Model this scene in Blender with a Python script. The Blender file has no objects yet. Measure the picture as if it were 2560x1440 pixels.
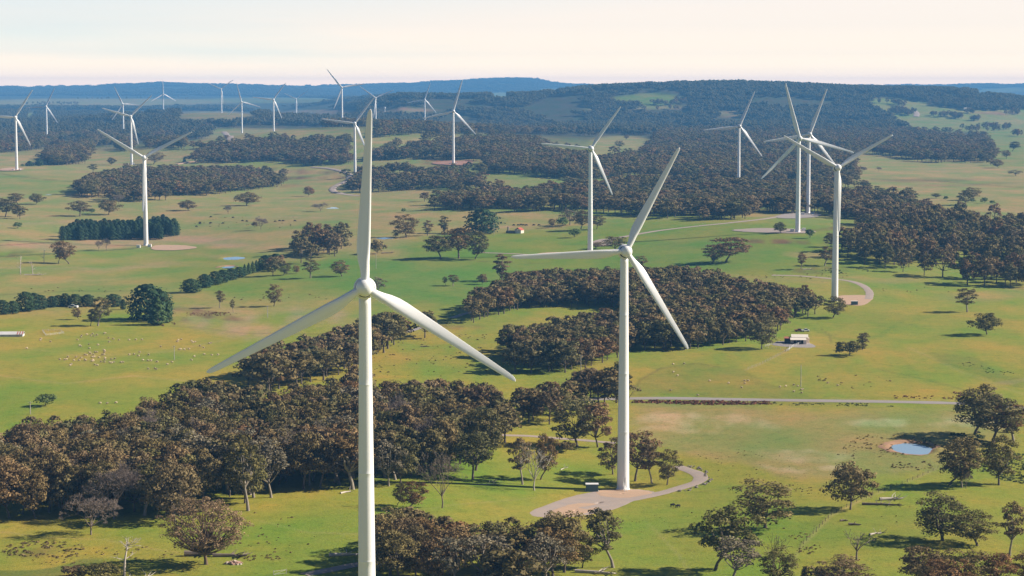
import bpy, bmesh, math, random
import numpy as np
from mathutils import Matrix, Vector

random.seed(7)
RNG = np.random.default_rng(7)
SC = bpy.context.scene
COL = SC.collection

# ------------------------------------------------------------------ camera maths
F, CX, CY, H = 4978.0, 1280.0, 720.0, 130.0
PITCH = math.atan(485.0 / F)
cp, sp = math.cos(PITCH), math.sin(PITCH)

def ray(px, py):
    cx = (np.asarray(px, float) - CX) / F
    cy = (CY - np.asarray(py, float)) / F
    dy = cp + cy * sp
    return cx / dy, (-sp + cy * cp) / dy          # x and z per metre of forward distance

def project(x, y, z):
    zr = z - H
    fz = np.maximum(y * cp - zr * sp, 1.0)
    return CX + F * x / fz, CY - F * (y * sp + zr * cp) / fz

# ------------------------------------------------------------------ turbines (measured)
# hub px, distance, kind (0: 85 m tower, 41 m blades; 1: 80 m tower, 49 m blades), one blade tip px, label
TURB = [
 (912, 722, 456, 0, (930, 280), 'nearest white wind turbine, its tower rising from below the frame through the wood'),
 (1566, 630, 696, 0, (1705, 370), 'white wind turbine on a gravel pad beside a green kiosk with stairs at its foot'),
 (2095.6, 420, 1268, 0, (1965, 343), 'white wind turbine with one blade hanging straight down, right of the central wood'),
 (1478, 372, 1600, 0, (1552, 270), 'white wind turbine whose foot is hidden by trees above the pale sand pad'),
 (2000, 346.6, 1715, 1, (1965, 215.5), 'white wind turbine in the green paddock with a pale box each side'),
 (2025, 336, 2020, 1, (2069, 223), 'white wind turbine behind another one, on a grey pad at the edge of the forest'),
 (360, 395, 1810, 1, (472, 325), 'white wind turbine beside the dark pine plantation with two blades raised in a wide V'),
 (38, 293, 3030, 1, (81, 227), 'white wind turbine at the left edge of the photo standing in open pasture'),
 (115, 266, 4760, 1, (135.6, 223.7), 'small white wind turbine in far forest, second from the left edge'),
 (307, 260.5, 4990, 1, (286, 215.5), 'small far white wind turbine just left of the one on brown pasture'),
 (326.6, 290.6, 3320, 1, (379, 240), 'white wind turbine on brown pasture behind the plantation turbine'),
 (408.4, 235, 6750, 1, (402, 197), 'tiny far white wind turbine with one blade nearly upright before the blue ridge'),
 (553, 216.6, 6550, 1, (582, 195), 'tiny far white wind turbine with two blades in a V before the blue ridge'),
 (604, 255, 5090, 1, (592.6, 209.5), 'far white wind turbine with its foot behind trees above the short pale track'),
 (683.6, 249, 4700, 1, (715.5, 206.7), 'far white wind turbine left of the smallest one in the central far row'),
 (740, 247.4, 7100, 1, (708.4, 232), 'smallest and farthest white wind turbine in the central far row'),
 (854.7, 219, 4230, 1, (818, 173), 'white wind turbine standing tallest against the sky left of the forested hill'),
 (939, 245, 4900, 1, (986, 225), 'far white wind turbine in front of the forested hill, above the nearest upright blade'),
 (886.8, 308.3, 2930, 1, (803.5, 297), 'white wind turbine just left of the upright blade of the nearest turbine'),
 (1062, 249, 5500, 1, (1018, 257), 'small far white wind turbine before the hill, left of a nearer one on red earth'),
 (1133.6, 278, 3040, 1, (1157, 200.6), 'white wind turbine on a red earth clearing in the mid forest'),
 (1849.5, 315.8, 2590, 1, (1886.7, 232), 'white wind turbine rising out of the middle of the dense forest'),
]
R_BLADE = (41.0, 49.0)
H_TOWER = (85.0, 80.0)
YAW = math.atan2(0.074, 1.0)

def hub_world(px, py, d):
    ax, az = ray(px, py)
    return float(ax * d), float(d), float(H + az * d)

SITES = []
for t in TURB:
    x, y, z = hub_world(t[0], t[1], t[2])
    SITES.append((x, y + 3.6, z - H_TOWER[t[3]] - 0.3))

# ------------------------------------------------------------------ terrain
PD = np.array([-600, 458, 700, 1000, 1250, 1600, 2000, 2600, 3000, 4000, 5000, 5500.])
PZ = np.array([0, 0, -6, -5, -3, 0, 6, 10, 13, 23, 33, 38.])
CRX = np.array([-9000, 0, 700, 800, 870, 940, 1010, 1100, 1230, 1330, 1450, 1600, 1740, 1850, 2000, 2120, 2200, 2300, 2400, 2500, 2560, 9000.])
CRY = np.array([262, 263, 262, 246, 236, 223, 216, 220, 222, 226, 216, 212, 209, 207, 211, 216, 218, 219, 222, 236, 247, 250.])
FRX = np.array([-9000, 0, 80, 150, 210, 290, 340, 400, 480, 560, 700, 900, 1030, 1090, 1150, 1210, 1290, 1340, 1370, 1410, 1500, 1950, 2110, 2166, 2262, 2300, 2333, 2457, 2520, 2560, 9000.])
FRY = np.array([219, 219, 217, 216, 217, 210.5, 212, 208.5, 213, 213.5, 214, 216, 212, 206, 203, 198.5, 197, 199.5, 207, 213, 216, 216, 216, 214, 213, 215, 215.5, 211, 213.5, 212, 214.])

def sstep(t):
    t = np.clip(t, 0, 1)
    return t * t * (3 - 2 * t)

def terrain0(x, y):
    x = np.asarray(x, float); y = np.asarray(y, float)
    yy = np.maximum(y, 250.0)
    colm = CX + F * x / yy
    base = np.interp(y, PD, PZ)
    dc = np.interp(colm, [700, 1000, 9000], [9000, 6700, 6700])
    zc = H + (235 - np.interp(colm, CRX, CRY)) / F * dc - 13
    t1 = sstep((y - 5500) / (dc - 5500))
    z = base * (1 - t1) + zc * t1
    z12 = 99.0
    t2 = sstep((y - dc - 150) / (12500 - dc))
    z = z * (1 - t2) + z12 * t2
    zf = H + (235 - np.interp(colm, FRX, FRY)) / F * 18000
    t3 = np.clip((y - 12800) / 5200, 0, 1) ** 1.4
    t3 = t3 * t3 * (3 - 2 * t3)
    z = z * (1 - t3) + zf * t3
    z = z - np.maximum(y - 18000, 0) * 0.08
    return z

def und(x, y):
    s = 0.9 * np.sin(x / 61 + 1.3 + 0.4 * np.sin(y / 130)) * np.sin(y / 83 + 0.6) + 0.7 * np.sin((x + y) / 117 + 2.1) \
        + 1.1 * np.sin((x * 0.6 - y) / 171 + 0.4)
    s2 = np.sin(x / 260 + 0.7 * np.sin(y / 600)) * np.sin(y / 340 + 1.0)
    s3 = np.sin(x / 520 + 1.1 * np.sin(y / 900)) * np.sin(y / 700 + x / 900)
    f = np.clip((y - 300) / 500, 0, 1)
    return f * s * np.clip(1 - (y - 2500) / 4000, 0.3, 1) * 0.8 + 2.2 * s2 * np.clip((y - 900) / 2500, 0, 1.6) + \
        6.5 * s3 * np.clip((y - 12500) / 3500, 0, 1) * np.clip((17800 - y) / 1000, 0, 1) * 2.0

def rb_q(x, y):
    return (CX + F * x / np.maximum(y, 250.0)) / 420.0, np.log(np.maximum(y, 200.0)) / 0.2

_sx = np.array([s[0] for s in SITES]); _sy = np.array([s[1] for s in SITES]); _sz = np.array([s[2] for s in SITES])
_q = rb_q(_sx, _sy)
_K = np.exp(-((_q[0][:, None] - _q[0][None]) ** 2 + (_q[1][:, None] - _q[1][None]) ** 2))
_W = np.linalg.solve(_K + 0.04 * np.eye(len(_sx)), _sz - terrain0(_sx, _sy) - und(_sx, _sy))
FLAT = []      # (x, y, rx, ry, z, dip)

def terrain(x, y):
    x = np.asarray(x, float); y = np.asarray(y, float)
    z = terrain0(x, y) + und(x, y)
    q0, q1 = rb_q(x, y)
    for a, b, w in zip(_q[0], _q[1], _W):
        z = z + w * np.exp(-((q0 - a) ** 2 + (q1 - b) ** 2))
    for fx, fy, rx, ry, fz, dip in FLAT:
        r = np.sqrt(((x - fx) / rx) ** 2 + ((y - fy) / ry) ** 2)
        k = 1 - sstep((r - 1.3) / 0.9)
        z = z * (1 - k) + fz * k
        if dip:
            z = z - dip * (1 - sstep((r - 0.75) / 0.35)) + 0.35 * np.exp(-((r - 1.25) / 0.18) ** 2)
    return z

_DS = np.concatenate([np.geomspace(330, 3000, 900), np.geomspace(3003, 17900, 900)])
def ground_at(px, py):
    """pixels of the photograph -> points on the terrain"""
    px = np.atleast_1d(np.asarray(px, float)); py = np.atleast_1d(np.asarray(py, float))
    ax, az = ray(px, py)
    out = np.zeros((len(px), 3))
    for i in range(len(px)):
        x = ax[i] * _DS; zr = H + az[i] * _DS
        df = zr - terrain(x, _DS)
        k = np.argmax(df <= 0)
        if df[k] > 0: k = len(_DS) - 1
        if k == 0: k = 1
        t = df[k - 1] / (df[k - 1] - df[k] + 1e-9)
        d = _DS[k - 1] + t * (_DS[k] - _DS[k - 1])
        out[i] = (ax[i] * d, d, 0)
    out[:, 2] = terrain(out[:, 0], out[:, 1])
    return out

# ponds and dams: flatten the ground there
PONDS = []
for (px, py, hw, hh, dip, lab) in [
    (2280, 1121, 54, 16, 0.7, 'round farm dam with clear blue water and a reddish mud bank'),
    (585, 645, 30, 4.2, 0.5, 'small pale blue farm dam in the green paddock below the plantation'),
    (571, 667.5, 19, 2.6, 0.5, 'narrow sliver of farm dam just above the conifer row'),
    (961, 595, 26, 3, 0.4, 'thin pale farm dam right of the nearest upright blade'),
    (832, 520, 18, 2.4, 0.4, 'tiny grey farm dam beside a bare bush in brown pasture'),
    (122, 486, 9, 1.3, 0.3, 'tiniest far farm dam in left pasture')]:
    c, a, b = ground_at([px, px, px], [py, py - hh, py + hh])
    rx = hw * c[1] / F; ry = abs(a[1] - b[1]) / 2
    PONDS.append((c[0], c[1], rx, ry, c[2], dip, lab))
FLAT += [p[:6] for p in PONDS]

# ------------------------------------------------------------------ noise
def vnoise(x, y, seed=0):
    xi = np.floor(x).astype(np.int64); yi = np.floor(y).astype(np.int64)
    fx = x - xi; fy = y - yi
    fx = fx * fx * (3 - 2 * fx); fy = fy * fy * (3 - 2 * fy)
    def h(a, b):
        n = (a * 374761393 + b * 668265263 + seed * 982451653) & 0x7fffffff
        n = ((n ^ (n >> 13)) * 1274126177) & 0x7fffffff
        return ((n ^ (n >> 16)) & 0xffff) / 65535.0
    return (h(xi, yi) * (1 - fx) + h(xi + 1, yi) * fx) * (1 - fy) + (h(xi, yi + 1) * (1 - fx) + h(xi + 1, yi + 1) * fx) * fy

def fbm(x, y, seed=0, o=4):
    s = 0; a = 0.5
    for k in range(o):
        s = s + a * vnoise(x * 2 ** k, y * 2 ** k, seed + k); a *= 0.5
    return s

def inpoly(px, py, poly):
    px = np.asarray(px, float); py = np.asarray(py, float)
    r = np.zeros(px.shape, bool)
    n = len(poly); j = n - 1
    for i in range(n):
        xi, yi = poly[i]; xj, yj = poly[j]
        if yi != yj:
            c = ((yi > py) != (yj > py)) & (px < (xj - xi) * (py - yi) / (yj - yi) + xi)
            r ^= c
        j = i
    return r

# ------------------------------------------------------------------ materials
def new_mat(name):
    m = bpy.data.materials.new(name); m.use_nodes = True
    nt = m.node_tree; nt.nodes.clear()
    o = nt.nodes.new('ShaderNodeOutputMaterial')
    return m, nt, o

def pmat(name, col, rough=0.8, var=0.15, scale=1.0, spec=0.3, bump=0.0, col2=None, stretch=None):
    m, nt, o = new_mat(name); N = nt.nodes; L = nt.links
    p = N.new('ShaderNodeBsdfPrincipled'); p.inputs['Roughness'].default_value = rough
    p.inputs['Specular IOR Level'].default_value = spec
    tc = N.new('ShaderNodeTexCoord'); nz = N.new('ShaderNodeTexNoise')
    nz.inputs['Scale'].default_value = scale; nz.inputs['Detail'].default_value = 4
    if stretch:
        mp = N.new('ShaderNodeMapping'); mp.inputs['Scale'].default_value = stretch; L.new(tc.outputs['Object'], mp.inputs[0]); L.new(mp.outputs[0], nz.inputs['Vector'])
    else: L.new(tc.outputs['Object'], nz.inputs['Vector'])
    mx = N.new('ShaderNodeMix'); mx.data_type = 'RGBA'
    c2 = col2 or [c * (1 - 2 * var) for c in col]
    c1 = col if col2 else [min(1, c * (1 + 2 * var)) for c in col]
    mx.inputs[6].default_value = (*c1, 1); mx.inputs[7].default_value = (*c2, 1)
    L.new(nz.outputs['Fac'], mx.inputs[0]); L.new(mx.outputs[2], p.inputs['Base Color'])
    if bump:
        b = N.new('ShaderNodeBump'); b.inputs['Strength'].default_value = bump
        L.new(nz.outputs['Fac'], b.inputs['Height']); L.new(b.outputs[0], p.inputs['Normal'])
    L.new(p.outputs[0], o.inputs[0])
    return m

def leaf_mat(name, cols, rough=0.7, trans=0.2, var=0.9):
    """leaf colour differs from tree to tree (Object Info) and from clump to clump (tone attribute)"""
    m, nt, o = new_mat(name); N = nt.nodes; L = nt.links
    oi = N.new('ShaderNodeObjectInfo'); rp = N.new('ShaderNodeValToRGB')
    e = rp.color_ramp.elements
    e[0].position = 0; e[0].color = (*cols[0], 1); e[1].position = 1; e[1].color = (*cols[-1], 1)
    for i, c in enumerate(cols[1:-1]):
        k = e.new((i + 1) / (len(cols) - 1)); k.color = (*c, 1)
    L.new(oi.outputs['Random'], rp.inputs[0])
    at = N.new('ShaderNodeAttribute'); at.attribute_name = 'tone'
    ma = N.new('ShaderNodeMath'); ma.operation = 'MULTIPLY_ADD'; ma.inputs[1].default_value = var; ma.inputs[2].default_value = 1 - var / 2
    L.new(at.outputs['Fac'], ma.inputs[0])
    mx = N.new('ShaderNodeVectorMath'); mx.operation = 'SCALE'
    L.new(rp.outputs[0], mx.inputs[0]); L.new(ma.outputs[0], mx.inputs['Scale'])
    d = N.new('ShaderNodeBsdfDiffuse'); L.new(mx.outputs[0], d.inputs['Color'])
    t = N.new('ShaderNodeBsdfTranslucent'); L.new(mx.outputs[0], t.inputs['Color'])
    s = N.new('ShaderNodeMixShader'); s.inputs[0].default_value = trans
    L.new(d.outputs[0], s.inputs[1]); L.new(t.outputs[0], s.inputs[2]); L.new(s.outputs[0], o.inputs[0])
    return m

M = {}
M['white'] = pmat('turbine_paint', (0.86, 0.86, 0.86), 0.36, 0.025, 1.6, 0.4, 0, (0.76, 0.755, 0.745), (1, 1, .02))
M['dark'] = pmat('dark_gap', (0.03, 0.033, 0.04), 0.6, 0.1, 1)
M['concrete'] = pmat('concrete', (0.45, 0.43, 0.40), 0.9, 0.12, 0.8)
M['cream'] = pmat('cream_steel', (0.72, 0.62, 0.52), 0.5, 0.06, 0.4)
M['roof_cream'] = pmat('cream_roof', (0.78, 0.70, 0.60), 0.45, 0.06, 0.3)
M['roof_red'] = pmat('red_roof', (0.42, 0.10, 0.06), 0.6, 0.1, 0.5)
M['iron'] = pmat('galvanised_iron', (0.60, 0.58, 0.56), 0.45, 0.12, 0.25)
M['rust'] = pmat('rusty_iron', (0.36, 0.13, 0.08), 0.7, 0.2, 0.6)
M['dim'] = pmat('shed_opening_shade', (0.05, 0.05, 0.055), 0.9, 0.2, 0.6)  # near-black colour that stands in for shade inside the shed openings
M['green_steel'] = pmat('green_kiosk_steel', (0.09, 0.15, 0.16), 0.5, 0.06, 0.4)
M['kiosk_white'] = pmat('white_kiosk_steel', (0.72, 0.71, 0.68), 0.5, 0.05, 0.4)
M['bark'] = pmat('bark', (0.13, 0.10, 0.078), 0.95, 0.3, 0.9)
M['bark_pale'] = pmat('pale_bark', (0.25, 0.21, 0.165), 0.9, 0.25, 0.9)
M['dead'] = pmat('dead_wood', (0.48, 0.42, 0.36), 0.9, 0.25, 0.7)
M['twig'] = pmat('bare_twigs', (0.20, 0.155, 0.125), 0.95, 0.2, 0.6)
M['twig_brown'] = pmat('brown_twigs', (0.14, 0.095, 0.06), 0.95, 0.2, 0.6)
M['pole'] = pmat('weathered_pole', (0.40, 0.37, 0.33), 0.9, 0.2, 0.6)
M['wool'] = pmat('sheep_wool', (0.58, 0.45, 0.31), 0.95, 0.1, 3)
M['skin'] = pmat('sheep_face', (0.45, 0.35, 0.27), 0.9, 0.1, 3)
M['cow'] = pmat('cattle_hide', (0.022, 0.018, 0.016), 0.8, 0.2, 3)
M['gravel'] = pmat('gravel', (0.40, 0.30, 0.24), 0.95, 0.16, 0.22, .2, .3, (0.27, 0.24, 0.225))
M['gravel_grey'] = pmat('grey_gravel', (0.33, 0.28, 0.255), 0.95, 0.16, 0.3, .2, .3, (0.25, 0.235, 0.23))
M['sand'] = pmat('sand_pad', (0.50, 0.32, 0.205), 0.95, 0.16, 0.25, .2, .3, (0.36, 0.26, 0.19))
M['red_earth'] = pmat('red_earth', (0.33, 0.17, 0.115), 0.95, 0.2, 0.1)
M['mud'] = pmat('mud_bank', (0.42, 0.24, 0.14), 0.95, 0.2, 0.6, .2, .2, (0.24, 0.15, 0.09))
M['rock'] = pmat('rock', (0.22, 0.19, 0.16), 0.95, 0.25, 0.8)
M['brick_rock'] = pmat('reddish_rubble', (0.62, 0.50, 0.43), 0.95, 0.2, 0.8, col2=(0.40, 0.14, 0.07))
M['paint_white'] = pmat('white_car_paint', (0.75, 0.75, 0.74), 0.3, 0.03, 1, 0.5)
M['paint_red'] = pmat('faded_red_paint', (0.36, 0.09, 0.06), 0.5, 0.1, 1, 0.4)
M['glass'] = pmat('dark_glass', (0.03, 0.04, 0.05), 0.1, 0.1, 1, 0.5)
M['tyre'] = pmat('tyre_rubber', (0.02, 0.02, 0.02), 0.9, 0.1, 1)
GUM = [(0.254, 0.145, 0.071), (0.203, 0.150, 0.063), (0.156, 0.145, 0.053), (0.240, 0.180, 0.082), (0.216, 0.150, 0.082), (0.127, 0.123, 0.049), (0.221, 0.158, 0.071), (0.179, 0.163, 0.071), (0.263, 0.167, 0.086)]
M['gum'] = leaf_mat('gum_leaves', GUM)
M['gum_far'] = leaf_mat('far_gum_leaves', [(c[0] * .92, c[1] * .95, c[2]) for c in GUM], var=.6)  # near leaf colours with less red: some distance haze put into the colour
M['gum_hill'] = leaf_mat('hill_gum_leaves', [(.16, .145, .078), (.13, .13, .07), (.17, .145, .08)], var=.2, trans=.4)  # same gums, less red and flatter: haze of the hills put into the leaves
M['gum_grey'] = leaf_mat('grey_gum_leaves', [(.20, .17, .115), (.18, .16, .105)])
M['feather'] = leaf_mat('brown_feathery_leaves', [(.31, .215, .125), (.30, .21, .12)], trans=.3)
M['conifer'] = leaf_mat('conifer_needles', [(.040, .072, .036), (.048, .078, .034), (.038, .064, .036)], trans=.1)
M['cypress'] = leaf_mat('light_cypress', [(.085, .125, .040), (.075, .115, .042)], trans=.1)
M['bush'] = leaf_mat('bush_leaves', [(.15, .21, .06), (.13, .17, .06)], trans=.25)
M['tussock'] = leaf_mat('tussock_blades', [(.20, .14, .065), (.16, .125, .055)], trans=.1)
M['bracken'] = leaf_mat('bracken_fronds', [(.19, .082, .050), (.17, .08, .05)], trans=.1)
M['scrub'] = leaf_mat('green_scrub', [(.10, .125, .046), (.11, .12, .05)], trans=.1)

def water_mat():
    m, nt, o = new_mat('dam_water'); N = nt.nodes; L = nt.links
    p = N.new('ShaderNodeBsdfPrincipled'); p.inputs['Base Color'].default_value = (.27, .37, .46, 1)
    p.inputs['Roughness'].default_value = .06; p.inputs['IOR'].default_value = 1.33
    nz = N.new('ShaderNodeTexNoise'); nz.inputs['Scale'].default_value = 1.5
    b = N.new('ShaderNodeBump'); b.inputs['Strength'].default_value = .04
    L.new(nz.outputs['Fac'], b.inputs['Height']); L.new(b.outputs[0], p.inputs['Normal']); L.new(p.outputs[0], o.inputs[0])
    return m
M['water'] = water_mat()

def ground_mat():
    m, nt, o = new_mat('pasture'); N = nt.nodes; L = nt.links
    at = N.new('ShaderNodeAttribute'); at.attribute_name = 'field'
    ge = N.new('ShaderNodeNewGeometry')
    def noise(scale, det=5, rough=.6, st=(1, 1, 1)):
        mp = N.new('ShaderNodeMapping'); mp.inputs['Scale'].default_value = st
        L.new(ge.outputs['Position'], mp.inputs['Vector'])
        n = N.new('ShaderNodeTexNoise'); n.inputs['Scale'].default_value = scale; n.inputs['Detail'].default_value = det
        n.inputs['Roughness'].default_value = rough
        L.new(mp.outputs[0], n.inputs['Vector']); return n.outputs['Fac']
    def ramp(f, a, b):
        r = N.new('ShaderNodeMapRange'); r.inputs[1].default_value = a; r.inputs[2].default_value = b
        L.new(f, r.inputs[0]); return r.outputs[0]
    def mix(fac, a, b, mode='MIX'):
        x = N.new('ShaderNodeMix'); x.data_type = 'RGBA'; x.blend_type = mode
        for s, v in ((0, fac), (6, a), (7, b)):
            if isinstance(v, (int, float)): x.inputs[s].default_value = v
            elif isinstance(v, tuple): x.inputs[s].default_value = (*v, 1)
            else: L.new(v, x.inputs[s])
        return x.outputs[2]
    def mul(f, k):
        q = N.new('ShaderNodeMath'); q.operation = 'MULTIPLY'; q.inputs[1].default_value = k; L.new(f, q.inputs[0]); return q.outputs[0]
    # greener / drier mottling (metres), fine tufts (sub-metre)
    a = noise(.02, 6, .62, (1, .6, 1)); b = noise(.16, 5, .65); c = noise(1.1, 4, .7); d = noise(.45, 3, .6)
    dry = mix(1.0, at.outputs['Color'], (1.28, .97, .98), 'MULTIPLY')
    lush = mix(1.0, at.outputs['Color'], (.68, .93, .62), 'MULTIPLY')
    col = mix(ramp(a, .35, .65), lush, dry)
    col = mix(mul(ramp(b, .48, .70), .55), col, mix(1.0, col, (.66, .74, .6), 'MULTIPLY'))
    e = noise(.055, 5, .6, (1, 2.2, 1)); col = mix(mul(ramp(e, .45, .68), .45), col, mix(1.0, col, (1.22, 1.02, 1.05), 'MULTIPLY'))
    col = mix(mul(ramp(c, .50, .72), .7), col, mix(1.0, col, (.50, .55, .42), 'MULTIPLY'))
    col = mix(mul(ramp(d, .56, .7), .4), col, mix(1.0, col, (1.36, 1.16, 1.05), 'MULTIPLY'))
    f = noise(.75, 3, .55); col = mix(mul(ramp(f, .63, .69), .75), col, mix(1.0, col, (.52, .50, .42), 'MULTIPLY'))      # scattered tufts
    h = noise(.28, 4, .6, (1, .7, 1)); col = mix(mul(ramp(h, .57, .66), .5), col, mix(1.0, col, (.70, .80, .62), 'MULTIPLY'))
    k = noise(.38, 3, .6, (.8, 1, 1)); col = mix(mul(ramp(k, .58, .70), .5), col, mix(1.0, col, (1.30, 1.08, 1.05), 'MULTIPLY'))
    p = N.new('ShaderNodeBsdfPrincipled'); p.inputs['Roughness'].default_value = .95; p.inputs['Specular IOR Level'].default_value = .1
    L.new(col, p.inputs['Base Color'])
    bp = N.new('ShaderNodeBump'); bp.inputs['Strength'].default_value = .5; bp.inputs['Distance'].default_value = .5
    L.new(c, bp.inputs['Height']); L.new(bp.outputs[0], p.inputs['Normal'])
    L.new(p.outputs[0], o.inputs[0])
    return m
M['ground'] = ground_mat()

# ------------------------------------------------------------------ mesh helpers
def mesh_np(name, V, faces, mats, midx=None, tone=None, smooth=False):
    """V (n,3); faces: list of (k,4) / (k,3) int arrays"""
    me = bpy.data.meshes.new(name)
    V = np.asarray(V, np.float32)
    me.vertices.add(len(V)); me.vertices.foreach_set('co', V.ravel())
    faces = [np.asarray(f, np.int32) for f in faces if len(f)]
    tot = np.concatenate([np.full(len(f), f.shape[1], np.int32) for f in faces])
    st = np.concatenate([[0], np.cumsum(tot)[:-1]]).astype(np.int32)
    vi = np.concatenate([f.ravel() for f in faces])
    me.loops.add(len(vi)); me.loops.foreach_set('vertex_index', vi)
    me.polygons.add(len(tot)); me.polygons.foreach_set('loop_start', st)
    if midx is not None: me.polygons.foreach_set('material_index', np.asarray(midx, np.int32))
    me.polygons.foreach_set('use_smooth', np.full(len(tot), smooth))
    for m in mats: me.materials.append(m)
    if tone is not None:
        a = me.attributes.new('tone', 'FLOAT', 'FACE'); a.data.foreach_set('value', np.asarray(tone, np.float32))
    me.update(calc_edges=True); me.validate()
    return me

class Geo:
    """collects boxes, tubes, cards; build() -> ONE mesh"""
    def __init__(s): s.V = []; s.F = []; s.MI = []; s.T = []; s.NR = []; s.n = 0; s.mats = []; s.cn = False
    def mi(s, m):
        if m not in s.mats: s.mats.append(m)
        return s.mats.index(m)
    def add(s, V, Fq, m, tone=None, nrm=None):
        V = np.asarray(V, float); Fq = np.asarray(Fq, int)
        s.NR.append(np.zeros((len(V), 3)) if nrm is None else nrm); s.cn = s.cn or nrm is not None
        s.V.append(V); s.F.append(Fq + s.n); s.n += len(V)
        s.MI.append(np.full(len(Fq), s.mi(m))); s.T.append(np.full(len(Fq), .5) if tone is None else tone)
    def box(s, c, size, m, rz=0, taper=1.0):
        x, y, z = [q / 2 for q in size]
        v = np.array([[-x, -y, -z], [x, -y, -z], [x, y, -z], [-x, y, -z], [-x * taper, -y * taper, z], [x * taper, -y * taper, z], [x * taper, y * taper, z], [-x * taper, y * taper, z]])
        cr, sr = math.cos(rz), math.sin(rz)
        v = np.stack([v[:, 0] * cr - v[:, 1] * sr, v[:, 0] * sr + v[:, 1] * cr, v[:, 2]], 1) + np.asarray(c)
        s.add(v, [[0, 3, 2, 1], [4, 5, 6, 7], [0, 1, 5, 4], [1, 2, 6, 5], [2, 3, 7, 6], [3, 0, 4, 7]], m)
    def quad(s, a, b, c, d, m): s.add([a, b, c, d], [[0, 1, 2, 3]], m)
    def tube(s, path, rad, m, seg=6, cap=True):
        P = np.asarray(path, float); n = len(P)
        rad = np.broadcast_to(np.asarray(rad, float), (n,))
        T = np.gradient(P, axis=0); T /= np.linalg.norm(T, axis=1)[:, None] + 1e-9
        ref = np.array([0, 0, 1.]) if abs(T[:, 2]).mean() < .8 else np.array([1., 0, 0])
        A = np.cross(T, ref); A /= np.linalg.norm(A, axis=1)[:, None] + 1e-9
        B = np.cross(T, A)
        ang = np.linspace(0, 2 * np.pi, seg, endpoint=False)
        V = P[:, None] + rad[:, None, None] * (np.cos(ang)[None, :, None] * A[:, None] + np.sin(ang)[None, :, None] * B[:, None])
        V = V.reshape(-1, 3)
        i = np.arange(n - 1)[:, None] * seg; j = np.arange(seg)[None]; k = (j + 1) % seg
        Q = np.stack([i + j, i + k, i + k + seg, i + j + seg], -1).reshape(-1, 4)
        s.add(V, Q, m)
        if cap:
            for e in (0, n - 1):
                c = np.concatenate([P[e][None], V[e * seg:(e + 1) * seg]])
                s.add(c, [[0, 1 + a, 1 + (a + 1) % seg, 0] for a in range(seg)], m) if False else None
    def lathe(s, prof, m, axis='z', seg=24, c=(0, 0, 0)):
        prof = np.asarray(prof, float)      # (r, h)
        ang = np.linspace(0, 2 * np.pi, seg, endpoint=False)
        r, h = prof[:, 0], prof[:, 1]
        X = r[:, None] * np.cos(ang); Y = r[:, None] * np.sin(ang); Z = np.repeat(h[:, None], seg, 1)
        V = np.stack([X, Y, Z], -1) if axis == 'z' else np.stack([X, -Z, Y], -1)     # 'y': h runs towards -Y
        V = V.reshape(-1, 3) + np.asarray(c)
        n = len(prof)
        i = np.arange(n - 1)[:, None] * seg; j = np.arange(seg)[None]; k = (j + 1) % seg
        Q = np.stack([i + j, i + k, i + k + seg, i + j + seg], -1).reshape(-1, 4)
        s.add(V, Q, m)
    def ball(s, c, r, m, seg=10, rings=6):
        th = np.linspace(0, np.pi, rings + 1)
        prof = np.stack([np.maximum(np.sin(th), 1e-3), -np.cos(th)], 1)
        r = np.broadcast_to(np.asarray(r, float), (3,))
        ang = np.linspace(0, 2 * np.pi, seg, endpoint=False)
        V = np.stack([prof[:, :1] * np.cos(ang), prof[:, :1] * np.sin(ang), np.repeat(prof[:, 1:], seg, 1)], -1).reshape(-1, 3) * r + np.asarray(c)
        i = np.arange(rings)[:, None] * seg; j = np.arange(seg)[None]; k = (j + 1) % seg
        s.add(V, np.stack([i + j, i + k, i + k + seg, i + j + seg], -1).reshape(-1, 4), m)
    def absorb(s, o):
        for V, Fq, mi, t, nr in zip(o.V, o.F, o.MI, o.T, o.NR):
            k = s.mi(o.mats[mi[0]]); s.V.append(V); s.F.append(Fq - Fq.min() + s.n); s.MI.append(np.full(len(mi), k)); s.T.append(t); s.NR.append(nr); s.n += len(V)
        s.cn = s.cn or o.cn
        return s
    def cards(s, P, Nn, size, m, tone, rng, asp=1.0, soft=None):
        n = len(P)
        r = rng.normal(size=(n, 3)); A = np.cross(Nn, r); A /= np.linalg.norm(A, axis=1)[:, None] + 1e-9
        B = np.cross(Nn, A); B /= np.linalg.norm(B, axis=1)[:, None] + 1e-9
        sz = (np.broadcast_to(size, (n,)) * rng.uniform(.6, 1.25, n))[:, None] / 2
        A = A * sz; B = B * sz * asp
        V = np.stack([P - A - B * .6, P + A * .7 - B, P + A + B * .6, P - A * .7 + B], 1).reshape(-1, 3)
        s.add(V, np.arange(4 * n).reshape(n, 4), m, tone, None if soft is None else np.repeat(soft, 4, 0))
    def mesh(s, name, smooth=False):
        me = mesh_np(name, np.concatenate(s.V), [np.concatenate(s.F)], s.mats, np.concatenate(s.MI), np.concatenate(s.T), smooth)
        if s.cn:                                  # leaves shade with the roundness of their clump
            me.polygons.foreach_set('use_smooth', np.ones(len(me.polygons), bool))
            me.normals_split_custom_set_from_vertices(np.concatenate(s.NR).astype(np.float32))
        return me
    def build(s, name, parent=None, smooth=False):
        return link(name, s.mesh(name, smooth), parent)

def link(name, me, parent=None):
    o = bpy.data.objects.new(name, me); COL.objects.link(o)
    if parent is not None: o.parent = parent
    return o

def tag(o, label=None, cat=None, group=None, kind=None):
    if label: o['label'] = label
    if cat: o['category'] = cat
    if group: o['group'] = group
    if kind: o['kind'] = kind
    return o

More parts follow.
